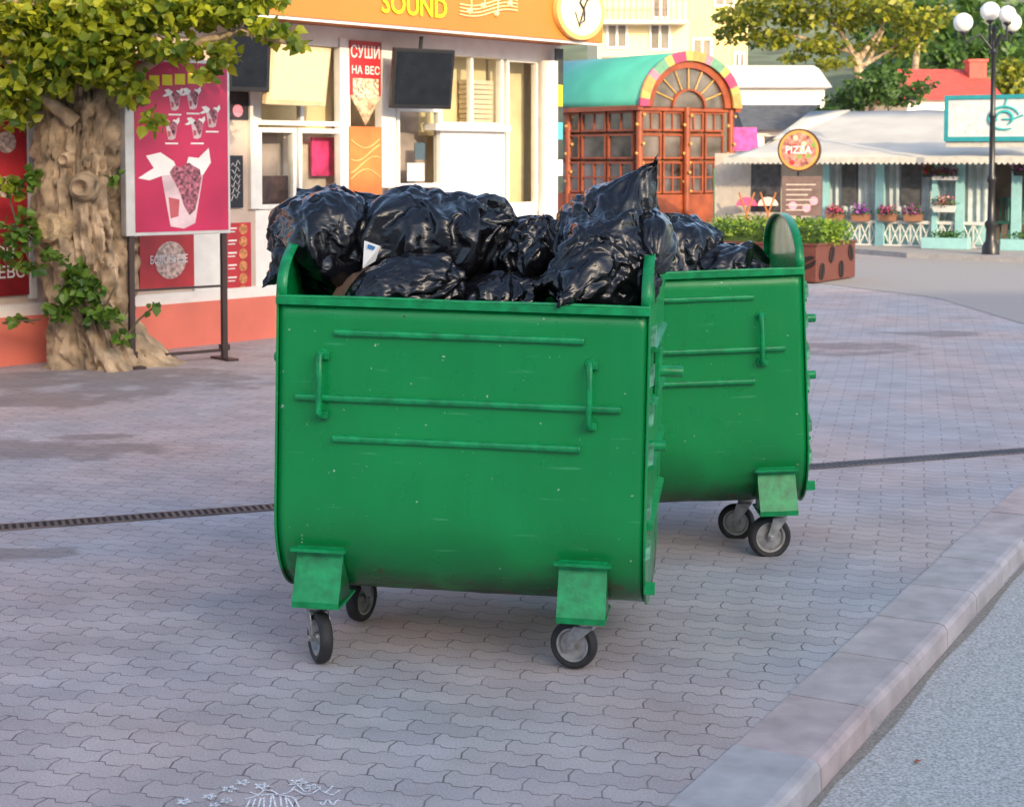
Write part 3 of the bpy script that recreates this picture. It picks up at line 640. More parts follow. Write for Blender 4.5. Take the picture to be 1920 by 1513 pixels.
tv('black flat television hung right of the sushi poster, before the boxes in the window',740,833,92,204,.35,dark,R(-14),None,R(8))
# ------------------------------------------------------------ standing panel sign
A=G(248,689); B=G(421,674); NF=Frame(A,B)
ps=thing('panel_sign','tall magenta panel sign with a noodle box picture standing on two dark legs','sign',NF.o,NF.rz)
WL=(B-A).length; zt=NF.uz(340,112)[1]; zb=NF.uz(340,440)[1]
mb=MB(); mb.box(-.06,WL+.045,-.05,.05,zb,zt); mb.build('cabinet',mat('alu_frame',(.62,.60,.58),.4,.5,var=.1),ps,bevel=.006)
mb=MB(); mb.box(.02,WL+.02,-.056,-.051,zb+.03,zt-.03); pn=mb.build('poster',magenta,ps)
bs=mat('brown_steel',(.05,.03,.028),.5)
for x in (0,WL-.0):
    mb=MB(); mb.box(x-.022,x+.022,-.022,.022,.0,zb+.02); mb.build('leg',bs,ps)
    mb=MB(); mb.box(x-.05,x+.05,-.16,.16,.0,.018); mb.box(x-.035,x+.035,-.035,.035,.08,.13); mb.build('foot',bs,ps)
mb=MB(); mb.box(0.025,WL-.025,-.012,.012,.07,.095); mb.box(.025,WL-.025,-.012,.012,.62,.64); mb.build('cross_bar',bs,ps)
def noodle(X,Y,s,parent):
    def pt(dx,dy,o=.059): u,z=NF.uz(X+dx*s,Y+dy*s,.06); return (u,-o,z)
    mb=MB(); mb.poly([pt(-38,-34),pt(-20,-40),pt(10,-44),pt(36,-36),pt(22,50),pt(2,60),pt(-22,56)]); pc=mb.build('noodle_box_picture',mat('box_print',(.70,.52,.55),.5,var=.25,scale=5),parent)
    mb=MB(); mb.poly([pt(-38,-34,.0595),pt(-60,-26,.0595),pt(-80,-30,.0595),pt(-62,-42,.0595),pt(-52,-48,.0595),pt(-66,-70,.0595),pt(-40,-76,.0595),pt(-16,-60,.0595),pt(-8,-38,.0595)]); mb.poly([pt(36,-36,.0598),pt(50,-58,.0598),pt(46,-84,.0598),pt(28,-66,.0598),pt(10,-68,.0598),pt(2,-40,.0598)]); mb.build('box_flap',paper,pc)
    mb=MB(); mb.poly([pt(-24,-40,.061),pt(-16,-52,.061),pt(-4,-50,.061),pt(10,-58,.061),pt(22,-50,.061),pt(30,-46,.061),pt(33,-30,.061),pt(28,0,.061),pt(22,26,.061),pt(12,36,.061),pt(2,20,.061),pt(-6,-6,.061)]); mb.build('noodle_picture',mat('noodle_print',(.33,.10,.14),.5,var=1.0,scale=38),pc)
    mb=MB(); mb.poly([pt(-26,4,.0615),pt(-6,8,.0615),pt(-8,38,.0615),pt(-22,42,.0615)]); mb.build('box_mark',mat('dull_red_print',(.5,.1,.12),.5),pc)
noodle(343,366,1.05,pn)
for (X,Y) in ((328,190),(362,188),(398,222),(322,245),(370,243)): noodle(X,Y,.30,pn)
def capline(X0,X1,Y0,Y1,m,name='caption_line'):
    u0,u1,z0,z1=NF.rect(X0,X1,Y0,Y1,.06); mb=MB(); mb.poly([(u0,-.059,z0),(u1,-.059,z0),(u1,-.059,z1),(u0,-.059,z1)]); mb.build(name,m,pn)
for (X,Y) in ((328,214),(362,212),(398,246),(322,268),(370,268)): capline(X-12,X+12,Y,Y+3,paper)
for k in range(5): capline(280+k*24,299+k*24,142-k*1.4,162-k*1.4,yel,'yellow_heading')
# ------------------------------------------------------------ trees
def leaves(clumps,size,seed,flat=False):
    r=random.Random(seed); mb=MB()
    for (c,rad,n) in clumps:
        c=Vector(c)
        for _ in range(n):
            while True:
                d=Vector((r.uniform(-1,1),r.uniform(-1,1),r.uniform(-1,1)))
                if d.length<=1: break
            d=d*(.55+.45*r.random()) if r.random()<.4 else d
            p=c+Vector((d.x*rad[0],d.y*rad[1],d.z*rad[2]))
            s=size*r.uniform(.55,1.25)
            ax=Vector((r.gauss(0,1),r.gauss(0,1),r.gauss(-.35,.7))).normalized()
            nn=Vector((r.gauss(0,.8),r.gauss(-.25,.8),r.gauss(.5,.6))); sd=ax.cross(nn)
            if sd.length<1e-3: continue
            sd.normalize(); up=sd.cross(ax)
            b=len(mb.v)
            if flat:
                mb.v+=[tuple(p),tuple(p+ax*s*.5+sd*s*.3),tuple(p+ax*s),tuple(p+ax*s*.5-sd*s*.3)]
                mb.face([b,b+1,b+2]); mb.face([b,b+2,b+3])
            else:
                k=up*s*.12
                mb.v+=[tuple(p),tuple(p+ax*s*.12+sd*s*.36+k),tuple(p+ax*s*.5+sd*s*.40+k),tuple(p+ax*s-k*.6),tuple(p+ax*s*.5-sd*s*.40+k),tuple(p+ax*s*.12-sd*s*.36+k),tuple(p+ax*s*.5)]
                mb.face([b,b+1,b+2,b+6]); mb.face([b+6,b+2,b+3]); mb.face([b+6,b+3,b+4]); mb.face([b,b+6,b+4,b+5])
    return mb
bark=mat('rough_bark',(.37,.27,.175),.9,var=.6,scale=6,bump=1.0,bscale=9,bd=.07,ridge=True)
lf1=leafmat('lime_leaf',(.05,.12,.010),(.46,.50,.03),.45)
tbase=G(192,684); D_T=tbase.y
tree=thing('street_tree','thick gnarled tree with leafy drooping crown before the snack shop','tree',tbase)
def tl(X,Y,d=None): return at(X,Y,d or D_T)-tbase
tr=MB(); rings=[(205,688,.46,.42),(200,676,.41,.40),(188,640,.355,.35),(174,590,.335,.33),(165,530,.355,.35),(158,470,.385,.36),(150,410,.375,.34),(148,350,.345,.33),(148,290,.325,.31),(152,230,.31,.29),(156,170,.30,.28),(170,110,.30,.28),(184,50,.31,.3),(198,-20,.33,.3)]
seg=120; RN=170
for i in range(RN+1):
    t=i/RN*(len(rings)-1); k=min(int(t),len(rings)-2); f=t-k
    X,Y,ra,rb=[rings[k][j]*(1-f)+rings[k+1][j]*f for j in range(4)]
    c=tl(X,Y)
    if i==0: c.z=-.03
    for s in range(seg):
        a=2*PI*s/seg; q=Vector((math.cos(a)*1.2,math.sin(a)*1.2,c.z*1.1))
        fis=abs(noise.noise(Vector((q.x*6,q.y*6,q.z*1.6)))); fis2=abs(noise.noise(Vector((q.x*11,q.y*11,q.z*3.5+7))))
        dz=noise.noise(q*1.3+Vector((5,0,0)))*.10+noise.noise(Vector((q.x*3,q.y*3,q.z*1.4)))*.09+abs(noise.noise(q*4.0))*.08-(.06*max(0,1-fis*6))-(.025*max(0,1-fis2*6))+noise.noise(q*11)*.022+noise.noise(q*24)*.012
        lob=(.05*math.cos(a*5+c.z*.7)+.13*max(0,math.cos(a-.25))**3)*max(0,1-c.z/.4)
        tr.v.append((c.x+(ra+dz+lob)*math.cos(a),c.y+(rb+dz+lob)*math.sin(a),c.z))
for i in range(RN):
    for s in range(seg):
        s2=(s+1)%seg; tr.face([i*seg+s,i*seg+s2,(i+1)*seg+s2,(i+1)*seg+s])
trk=tr.build('trunk',bark,tree,True)
kn_=MB(); c=tl(92,428,D_T-.36); kn_.lathe([(.15,.12),(.115,.02),(.12,-.02),(.085,-.05),(.04,-.035),(.0001,-.03)],c,(.35,1,-.1),22); kn_.build('cut_stub',mat('cut_wood',(.46,.33,.19),.9,var=.4,scale=14,bump=.8,bd=.02),trk,True)
kn_=MB(); c=tl(152,352,D_T-.42); kn_.lathe([(.13,.10),(.09,-.01),(.065,-.035),(.035,.02),(.0001,.05)],c,(0,1,0),18); kn_.build('knot',bark,trk,True)
kn_=MB(); c=tl(120,300,D_T-.33); kn_.lathe([(.09,.10),(.06,.0),(.04,-.02),(.02,.01),(.0001,.03)],c,(.2,1,0),16); kn_.build('knot',bark,trk,True)
lb=MB()
for pts,r0 in (([(190,60),(300,0),(420,-30)],.14),([(160,80),(60,20),(-80,-20)],.15),([(230,150),(330,90),(450,60),(560,86)],.05),([(140,230),(70,170),(10,110)],.07),([(225,120),(235,60),(300,-10)],.10)):
    P3=[tl(x,y,D_T-.25-.12*i) for i,(x,y) in enumerate(pts)]; lb.tube(P3,[r0*(1-.75*i/(len(P3)-1)) for i in range(len(P3))],10)
lb.build('limb',bark,tree,True)
rr_=random.Random(11)
def clu(lst):
    out=[]
    for (X,Y,rx,ry,n) in lst:
        dd=D_T-.5; cc=tl(X,Y,dd); k=dd/F; out.append((cc,(rx*k,.45 if Y<300 else .12,ry*k),n))
    return out
leaves(clu(((60,35,90,55,520),(180,25,110,55,580),(320,20,100,40,500),(430,12,70,34,300),(80,110,80,48,400),(40,165,50,45,190),(200,85,80,45,320),(320,95,70,28,150),(420,100,34,24,70),(245,165,36,40,120),(290,225,22,24,30),(390,138,22,18,20),(510,58,50,20,100),(560,82,22,10,30),(20,215,40,30,90),(480,-12,60,28,140),(150,105,60,38,280),(110,155,50,24,100),(190,140,40,22,90),(18,350,22,22,34))),.095,21).build('crown',lf1,tree)
leaves(clu(((40,430,34,42,90),(12,480,22,30,30),(60,500,26,14,22),(150,545,46,36,190),(190,590,40,22,70),(215,335,10,18,14),(28,602,30,8,16),(230,630,24,12,12),(100,480,30,14,30),(285,578,14,10,7),(110,580,30,20,60),(140,510,24,18,60),(60,330,16,30,30))),.078,22).build('trunk_shoots',leafmat('shoot_leaf',(.03,.09,.012),(.17,.30,.03),.35),tree)
for pts in ([(60,500),(40,450),(20,380),(15,340)],[(150,600),(140,560),(165,520)],[(180,600),(200,570),(215,540)],[(90,480),(50,440),(20,420)],[(230,640),(260,600),(290,575)],[(75,600),(30,602),(5,606)]):
    tw=MB(); tw.tube([tl(x,y,D_T-.47) for x,y in pts],.009,5); tw.build('twig',mat('twig_bark',(.12,.09,.05),.9),tree)
def tree_r(name,label,base,trunk,clumps,size,m,seed,limbs=()):
    t=thing(name,label,'tree',base)
    mb=MB(); mb.tube([p-base for p in trunk[0]],trunk[1],10); tk=mb.build('trunk',bark,t,True)
    for pts,r0 in limbs:
        mb=MB(); mb.tube([p-base for p in pts],[r0*(1-.8*i/(len(pts)-1)) for i in range(len(pts))],7); mb.build('limb',bark,tk,True)
    leaves([(c-base,r,n) for c,r,n in clumps],size,seed,True).build('crown',m,t)
lf2=leafmat('golden_leaf',(.05,.10,.010),(.38,.37,.03),.4); lf3=leafmat('deep_leaf',(.02,.055,.010),(.09,.18,.03),.3)
d=46; k=d/F
def cl2(lst,d,k,sq=1.0): return [(at(X,Y,d+rr_.uniform(-1,1)),(rx*k,1.2,ry*k),n) for X,Y,rx,ry,n in lst]
b0=Vector((at(1625,200,d).x,d,0))
tree_r('acacia_tree','tall feathery golden green tree rising behind the cafe pavilion',b0,([b0,at(1625,240,d),at(1612,150,d),at(1604,100,d)],[.28,.22,.17,.12]),
  cl2([(1390,30,56,26,380),(1450,72,48,20,320),(1372,66,40,14,150),(1500,30,56,28,420),(1540,86,46,18,320),(1590,36,46,34,340),(1660,16,56,26,380),(1720,45,52,26,340),(1690,85,46,16,220),(1756,30,30,22,180),(1565,118,34,10,120),(1440,2,60,20,280),(1560,-5,70,20,280),(1620,88,36,12,110),(1490,108,26,9,70)],d,k),.23,lf2,31,
  [([at(1604,110,d),at(1575,60,d),at(1540,10,d)],.10),([at(1606,120,d),at(1640,70,d),at(1680,10,d)],.10),([at(1606,130,d),at(1660,100,d),at(1720,60,d)],.07),([at(1604,100,d),at(1500,70,d),at(1400,50,d)],.07),([at(1625,120,d),at(1655,60,d),at(1650,0,d)],.07)])
d=43; k=d/F; b1=Vector((at(1635,200,d).x,d,0))
tree_r('evergreen_tree','dark green bushy evergreen just above the pale awning',b1,([b1,at(1635,200,d)],[.2,.1]),
  cl2([(1640,165,60,32,900),(1590,190,46,20,420),(1690,180,46,22,420),(1660,140,40,20,300),(1560,205,24,10,120),(1735,160,20,12,80)],d,k),.20,lf3,32)
d=75; k=d/F
for i,(X,Y,rx,ry,lab,m) in enumerate(((1775,110,36,22,'small rounded tree right of the tall feathery tree, above the red roof',lf3),(1830,100,34,26,'rounded tree directly left of the lamp post, over the red roof',lf3),(1895,150,34,46,'yellowish tree partly cut off at right edge behind the lamp',lf2),(1722,60,30,20,'small dark tree low on the hill seen through the tall tree',lf3))):
    b=Vector((at(X,Y,d).x,d+i,0)); tree_r('distant_tree',lab,b,([b,at(X,Y+ry*.6,d+i)],[.25,.15]),[(at(X,Y,d+i),(rx*k,1,ry*k),700)],.34,m,40+i)
# ------------------------------------------------------------ red kiosk
KA=Vector((at(1195,300,40).x,40,0)); kx=Vector((.8,.6,0)); KF=Frame(KA,KA+kx)
kw=3.15; kl=5.6; ze=3.03
red=mat('red_brown_wood',(.25,.055,.018),.45,var=.3,scale=3); teal=mat('teal_roof_sheet',(.06,.32,.25),.4,var=.12,scale=1.2); gold=mat('gold_paint',(.5,.30,.08),.4)
kpane=mat('reflective_pane',(.10,.085,.08),.06,var=1.0,scale=1.1,coat=1.0)
ki=thing('kiosk','red timber glazed kiosk with green barrel roof and coloured arch','kiosk',KA,KF.rz)
mb=MB(); mb.box(.1,kw-.1,.1,kl-.1,0,ze); mb.build('inner_wall',mat('kiosk_inner',(.20,.07,.03),.7,var=.4),ki)
rf=MB(); n_=26; cx=kw/2; rx=kw/2+.15; rh=1.38
prev=None
for i in range(n_+1):
    a=PI*i/n_; p=(cx-rx*math.cos(a),ze+.02+rh*math.sin(a))
    if prev: rf.poly([(prev[0],-.25,prev[1]),(p[0],-.25,p[1]),(p[0],kl+.2,p[1]),(prev[0],kl+.2,prev[1])])
    prev=p
ro=rf.build('roof',teal,ki,True,weld=True); sm=ro.modifiers.new('s','SOLIDIFY'); sm.thickness=.05
mb=MB(); mb.box(-.20,-.02,-.25,kl+.2,ze-.10,ze+.02); mb.box(kw+.02,kw+.20,-.25,kl+.2,ze-.10,ze+.02); mb.build('eave',red,ki)
cols=[(.42,.05,.12),(.60,.38,.10),(.12,.28,.18),(.52,.18,.24),(.55,.26,.08),(.32,.34,.10)]
cm=[mat('arch_paint_%d'%i,c,.5,var=.15) for i,c in enumerate(cols)]
ar=MB(); NA=22
for i in range(NA):
    ar.m=(i*5+i//3)%6
    a0=PI*i/NA; a1=PI*(i+1)/NA
    o0=(cx-(rx+.04)*math.cos(a0),ze+(rh+.04)*math.sin(a0)); o1=(cx-(rx+.04)*math.cos(a1),ze+(rh+.04)*math.sin(a1)); f_=.85
    i0=(cx-rx*f_*math.cos(a0),ze+rh*f_*math.sin(a0)); i1=(cx-rx*f_*math.cos(a1),ze+rh*f_*math.sin(a1))
    ar.prism([(x,-.32,z) for x,z in (i0,i1,o1,o0)],(0,.065,0))
ar.build('coloured_arch',cm,ki)
for s0,s1 in ((.85,.72),(.34,.30)):
    mb=MB()
    for i in range(20):
        a0=PI*i/20; a1=PI*(i+1)/20
        mb.prism([(cx-rx*s*math.cos(a),-.22,ze+rh*s*math.sin(a)) for s,a in ((s1,a0),(s1,a1),(s0,a1),(s0,a0))],(0,.1,0))
    mb.build('arch_frame',red,ki)
mb=MB(); mb.poly([(cx-rx*.74*math.cos(PI*i/24),-.13,ze+rh*.74*math.sin(PI*i/24)) for i in range(25)]); fl_=mb.build('fanlight',kpane,ki)
for i in range(1,8):
    a=PI*i/8; mb=MB(); mb.tube([(cx-rx*.3*math.cos(a),-.16,ze+rh*.3*math.sin(a)),(cx-rx*.72*math.cos(a),-.16,ze+rh*.72*math.sin(a))],.02,6); mb.build('fan_ray',gold,fl_)
def kwin(x0,x1,z0,z1,front=True,nx=2,nz=2):
    t=.05; mb=MB(); P_=(lambda a,b,c0,c1,d0,d1: mb.box(a,b,c0,c1,d0,d1)) if front else (lambda a,b,c0,c1,d0,d1: mb.box(c0,c1,a,b,d0,d1))
    P_(x0,x1,-.03,.05,z0,z0+t); P_(x0,x1,-.03,.05,z1-t,z1); P_(x0,x0+t,-.028,.048,z0+t,z1-t); P_(x1-t,x1,-.028,.048,z0+t,z1-t)
    for i in range(1,nx): x=x0+(x1-x0)*i/nx; P_(x-.02,x+.02,-.02,.04,z0+t,z1-t)
    for i in range(1,nz): z=z0+(z1-z0)*i/nz; P_(x0+t,x1-t,-.022,.042,z-.02,z+.02)
    f=mb.build('window',red,ki)
    g=MB()
    if front: g.poly([(x0,.02,z0),(x1,.02,z0),(x1,.02,z1),(x0,.02,z1)])
    else: g.poly([(.02,x0,z0),(.02,x1,z0),(.02,x1,z1),(.02,x0,z1)])
    g.build('pane',kpane,f)
for i in range(4):
    x0=.12+(kw-.24)*i/4; x1=.12+(kw-.24)*(i+1)/4-.06
    kwin(x0,x1,.85,1.65); kwin(x0,x1,1.72,2.35,True,1,1); kwin(x0,x1,2.42,2.92,True,2,1)
for i in range(5):
    x0=.15+(kl-.3)*i/5; x1=.15+(kl-.3)*(i+1)/5-.08
    kwin(x0,x1,.85,1.65,False); kwin(x0,x1,1.72,2.35,False,1,1); kwin(x0,x1,2.42,2.92,False,2,1)
mb=MB(); mb.box(-.06,kw+.06,-.06,.08,0,.82); mb.box(-.06,.08,.08,kl,0,.82); mb.build('dado_panel',red,ki)
mb=MB(); mb.box(-.08,kw+.08,-.10,.06,2.93,ze+.03); mb.box(-.08,.06,.06,kl,2.93,ze+.0); mb.build('cornice',red,ki)
for (x,y) in ((0,-.02),(kw,-.02),(kw/2,-.05),(0,kl/2)):
    mb=MB(); mb.tube([(x,y-.06,0),(x,y-.06,ze)],.09,12); co_=mb.build('column',red,ki,True)
    for j in range(9): mb=MB(); mb.ball((x+.1*math.cos(j*2.2),y-.06+.1*math.sin(j*2.2)-.05,.9+j*.24),.045,5); mb.build('gilt_boss',gold,co_,True)
lz=at(1350,380,38); lt_=thing('lattice_screen','green crossed lattice panel standing at the right corner of the red kiosk','screen',(lz.x,38,0))
mb=MB()
for j in range(6):
    mb.tube([(-.14,0,.1+j*.2),(.14,0,.3+j*.2)],.012,5); mb.tube([(.14,0,.1+j*.2),(-.14,0,.3+j*.2)],.012,5)
mb.box(-.16,-.13,-.02,.02,0,1.5); mb.box(.13,.16,-.02,.02,0,1.5); mb.build('lattice',mat('lattice_green',(.1,.3,.12),.5),lt_)
# ------------------------------------------------------------ planter + hedge
PA=G(1300,522); PB=G(1530,533)
PF=Frame(PA,PB); pl_=thing('planter','brown planter box with coffee bean motifs at the pavement edge','planter',PF.o,PF.rz)
PW=(PB-PA).length; zp=PF.uz(1450,459)[1]; dpt=1.35
brown=mat('planter_brown',(.13,.040,.028),.5,var=.12); bean=mat('bean_dark',(.015,.007,.006),.5,var=.3)
mb=MB(); mb.box(0,PW,0,dpt,.02,zp); mb.build('box',brown,pl_,bevel=.01)
mb=MB(); mb.box(-.02,PW+.02,-.02,.03,zp,zp+.03); mb.box(-.02,PW+.02,dpt-.03,dpt+.02,zp,zp+.03); mb.box(-.02,.03,.03,dpt-.03,zp,zp+.03); mb.box(PW-.03,PW+.02,.03,dpt-.03,zp,zp+.03); mb.build('top_rim',brown,pl_)
br_=random.Random(2)
def beanshape(c,ang,side):
    e1=Vector((math.cos(ang),0,math.sin(ang))) if side==0 else Vector((0,math.cos(ang),math.sin(ang)))
    e2_=Vector((-math.sin(ang),0,math.cos(ang))) if side==0 else Vector((0,-math.sin(ang),math.cos(ang)))
    nrm_=Vector((0,-1,0)) if side==0 else Vector((1,0,0)); mb=MB()
    for sg in (-1,1):
        pts=[Vector(c)+e1*(.12*math.cos(t))+e2_*(sg*(.012+.07*math.sin(t))) for t in [PI*i/10 for i in range(11)]]
        mb.prism(pts,nrm_*.008)
    mb.build('bean_motif',bean,pl_)
for i in range(6): beanshape((.18+i*(PW-.3)/5,-.004,zp*.5+br_.uniform(-.1,.12)),br_.uniform(0,3),0)
for i in range(4): beanshape((PW+.004,.18+i*.33,zp*.5+(.12 if i%2 else -.1)),br_.uniform(.6,2),1)
hc=PF.world(PW/2,-dpt/2,zp+.02)
hd=thing('hedge','trimmed bright green hedge growing from the brown planter','hedge',(hc.x,hc.y,zp-.02),PF.rz)
leaves([((x,0,.20),(.18,.55,.20),430) for x in [-PW/2+.1+i*(PW-.1)/10 for i in range(11)]],.065,51,True).build('foliage',leafmat('hedge_leaf',(.07,.18,.015),(.30,.42,.04),.35),hd)
mb=MB(); mb.box(-PW/2+.08,PW/2-.08,-.38,.38,.0,.26); mb.build('twig_core',mat('hedge_core',(.05,.10,.02),.9),hd)
# ------------------------------------------------------------ pizza sign, boards, WC sign
d=27.5; c=at(1499,282,d); r=40*d/F; base=Vector((c.x,d,0))
pz=thing('pizza_sign','round pizza sign on a post above the menu board and hedge','sign',base)
mb=MB(); mb.lathe([(.0001,-.06),(r,-.06),(r,.06),(.0001,.06)],(0,0,c.z),(.35,1,0),36); mb.build('drum',mat('sign_brown',(.08,.035,.02),.5),pz)
ax=Vector((.35,1,0)).normalized()
mb=MB(); mb.lathe([(.0001,-.066),(r*.92,-.066)],(0,0,c.z),ax,36); mb.build('yellow_ring',mat('sign_gold',(.65,.34,.08),.4),pz)
mb=MB(); mb.lathe([(.0001,-.07),(r*.80,-.07)],(0,0,c.z),ax,36); mb.build('pizza_picture',mat('pizza_face',(.52,.20,.15),.5,var=.9,scale=12),pz)
for j in range(9):
    a=j*2.4; q=.06+.026*j; px_=Vector((q*math.cos(a)*ax.y,-q*math.cos(a)*ax.x,q*math.sin(a)))
    mb=MB(); mb.lathe([(.0001,0),(.045,0)],Vector((0,0,c.z))+px_-ax*.073,ax,12); mb.build('topping_picture',[mat('topping_pale',(.7,.58,.38),.5),mat('topping_red',(.5,.04,.04),.5),mat('topping_green',(.25,.35,.08),.5)][j%3],pz)
tx=text('PIZZA',-.22,.22,-.06,.07,0,'lettering',paper,pz); tx.rotation_euler=(0,0,math.atan2(-.35,1)); tx.location=(-ax.x*.082,-ax.y*.082,c.z)
mb=MB(); mb.tube([(0,0,0),(0,0,c.z-r+.01)],.04,10); mb.build('post',black,pz)
mb=MB(); mb.box(-.20,.20,-.06,.02,.0,.06); mb.build('foot',black,pz)
c=at(1503,368,26.8); bw=37*26.8/F; bh=37*26.8/F
mbd=thing('menu_board','dark framed menu board just beneath the round pizza sign','board',(c.x,26.8,0))
mb=MB(); mb.box(-bw,bw,-.02,.02,c.z-bh,c.z+bh); bd=mb.build('panel',mat('board_brown',(.10,.055,.05),.5,var=.3),mbd)
for k in range(6): mb=MB(); mb.box(-bw*.8,bw*(.7-.2*(k%3)),-.026,-.0215,c.z+bh*.55-k*.085,c.z+bh*.55-k*.085+.02); mb.build('text_line',mat('pale_text',(.45,.37,.33),.6),bd)
for k,(dx,dz) in enumerate(((-.15,-.16),(.08,-.2),(.2,-.08))):
    mb=MB(); mb.lathe([(.0001,-.024),(.07,-.024)],(dx,0,c.z+dz),(0,1,0),14); mb.build('food_picture',pinkp,bd)
for sx in (-1,1):
    mb=MB(); mb.box(sx*bw*.85-.02,sx*bw*.85+.02,-.015,.015,0,c.z-bh); mb.build('leg',black,mbd)
d=36; c=at(1373,312,d); wsn=thing('wayfinding_sign','small white WC sign with an arrow on a thin post','sign',(c.x,d,0))
mb=MB(); mb.box(-.27,.27,-.02,.02,c.z-.14,c.z+.14); pnl=mb.build('panel',white,wsn)
dgp=mat('dark_green_print',(.02,.08,.04),.5)
text('WC',-.08,.22,-.10+c.z,c.z+.03,-.024,'lettering',dgp,pnl)
mb=MB(); mb.prism([(-.25,-.025,c.z-.04),(-.16,-.025,c.z+.03),(-.16,-.025,c.z-.11)],(0,.003,0)); mb.box(-.16,-.10,-.025,-.022,c.z-.055,c.z-.025); mb.build('arrow',dgp,pnl)
mb=MB(); mb.tube([(0,.03,0),(0,.03,c.z+.13)],.025,8); mb.build('post',black,wsn)
d=42.6; c=at(1400,262,d); pb_=thing('market_stall','purple pink market stall awning behind the WC sign, right of the kiosk','stall',(c.x,d,0))
mb=MB(); mb.prism([(-.34,0,c.z+.32),(.26,0,c.z+.32),(.32,0,c.z-.30),(-.40,0,c.z-.30)],(0,.8,0)); mb.build('awning',mat('purple_cloth',(.50,.06,.30),.6,var=.5,scale=5),pb_)
for sx in (-.28,.24):
    mb=MB(); mb.tube([(sx,.3,0),(sx,.3,c.z-.28)],.03,6); mb.build('post',white,pb_)
mb=MB(); mb.box(-.3,.28,.2,.9,0,1.2); mb.build('counter',mat('pink_goods',(.5,.06,.15),.6,var=.6,scale=9),pb_)
for i,(X,lab) in enumerate(((1400,'folding pink trestle stand just right of the kiosk lattice'),(1440,'folding white trestle stand left of the menu board'))):
    d=31; c=at(X,388,d); t=thing('folding_stand',lab,'stand',(c.x,d,0),0)
    mb=MB(); mb.prism([(.2*math.cos(PI*j/12),0,c.z+.02+.17*math.sin(PI*j/12)) for j in range(13)],(0,.02,0)); mb.build('fan_panel',[mat('fan_pink',(.70,.05,.16),.5),mat('fan_white',(.65,.5,.45),.5,var=.3,scale=12)][i],t)
    for s in (-1,1):
        mb=MB(); mb.tube([(s*.22,-.02*s,0),(-s*.15,.0,c.z+.28)],.018,6); mb.build('leg',mat('orange_wood',(.45,.16,.05),.5),t)
# ------------------------------------------------------------ cafe pavilion
VA=G(1540,466); VB=G(1920,476); VF=Frame(VA,VB)
ca=thing('cafe_pavilion','long white cafe pavilion with scalloped pale awning and teal posts','cafe',VF.o,VF.rz)
def vb(name,m,X0,X1,Y0,Y1,off=0,th=.03,parent=None,bevel=0):
    u0,u1,z0,z1=VF.rect(X0,X1,Y0,Y1,off); mb=MB(); mb.box(u0,u1,-off,-off+th,z0,z1); return mb.build(name,m,parent or ca,bevel=bevel)
cur=mat('curtain_cloth',(.42,.48,.49),.8,var=.2,scale=5); tealp=mat('pale_teal_paint',(.28,.52,.52),.5,var=.08); tealb=mat('teal_border',(.02,.26,.29),.5); awn=mat('awning_cloth',(.55,.52,.46),.8,var=.1,scale=1.5)
whi2=mat('weathered_white',(.56,.56,.54),.6,var=.08)
uL=VF.uz(1385,380)[0]; uR=VF.uz(2250,380)[0]; uM=VF.uz(1856,380)[0]
zA=VF.uz(1650,297,.9)[1]
mb=MB(); mb.box(uL-.5,uR,3.0,3.1,0,2.2); mb.build('back_wall',mat('pavilion_inner',(.12,.10,.09),.8,var=.5,scale=2),ca)
mb=MB(); u=VF.uz(1542,380)[0]; prev=None; i=0
while u<uM:
    y=.05+.035*math.sin(i*1.35)+.012*math.sin(i*.37)
    if prev: mb.poly([(prev[0],prev[1],.45),(u,y,.45),(u,y,zA+.05),(prev[0],prev[1],zA+.05)])
    prev=(u,y); u+=.0315; i+=1
mb.build('curtain',cur,ca,True,weld=True)
mb=MB(); mb.box(uL-.5,VF.uz(1542,380)[0],.0,.1,0,zA+.1); mb.build('side_wall',mat('clad_wall',(.50,.43,.35),.8,var=.1),ca)
vb('side_window',mat('dark_glass',(.06,.06,.065),.15,var=.5),1408,1464,308,398,.01,.012)
for (a,b) in ((1578,1606),(1690,1728)): vb('dark_opening',mat('pavilion_dark',(.07,.07,.07),.6,var=.4),a,b,300,385,-.0,.01)
mb=MB(); mb.box(VF.uz(1542,400)[0],uM,-.02,.08,.09,.50); mb.build('knee_wall',tealp,ca)
mb=MB(); u0=VF.uz(1556,440,.12)[0]; u1=VF.uz(1845,440,.12)[0]; zz0=VF.uz(1700,462,.12)[1]; zz1=VF.uz(1700,417,.12)[1]; nb=15
mb.box(u0,u1,-.15,-.10,zz1-.03,zz1+.03); mb.box(u0,u1,-.15,-.10,zz0-.03,zz0+.03)
for i in range(nb):
    a=u0+(u1-u0)*i/nb; b=u0+(u1-u0)*(i+1)/nb
    mb.tube([(a,-.125,zz0),(b,-.125,zz1)],.014,5); mb.tube([(b,-.115,zz0),(a,-.115,zz1)],.014,5); mb.box(a-.012,a+.012,-.14,-.10,zz0+.03,zz1-.03)
mb.build('balustrade',whi2,ca)
for (X,w_) in ((1649,8),(1799,8),(1752,5),(1548,6),(1905,9)):
    u0,u1,z0,z1=VF.rect(X-w_,X+w_,290,470,.2); mb=MB(); mb.box(u0,u1,-.2,-.1,0,zA+.1); mb.build('post',tealp,ca)
mb=MB(); x0=uL; x1=VF.uz(1772,297,.9)[0]; NS=24
for i in range(NS):
    for j in range(6):
        def pp(a,b):
            u=x0+(uR-x0)*a/NS; s=b/6; return (u+ (1.2*s if a==0 else 0),-.9+4.5*s,zA+1.0*s-.05*math.sin(PI*s)+.012*math.sin(a*2.6))
        mb.poly([pp(i,j),pp(i+1,j),pp(i+1,j+1),pp(i,j+1)])
aw=mb.build('awning',awn,ca,True,weld=True); sm=aw.modifiers.new('s','SOLIDIFY'); sm.thickness=.03
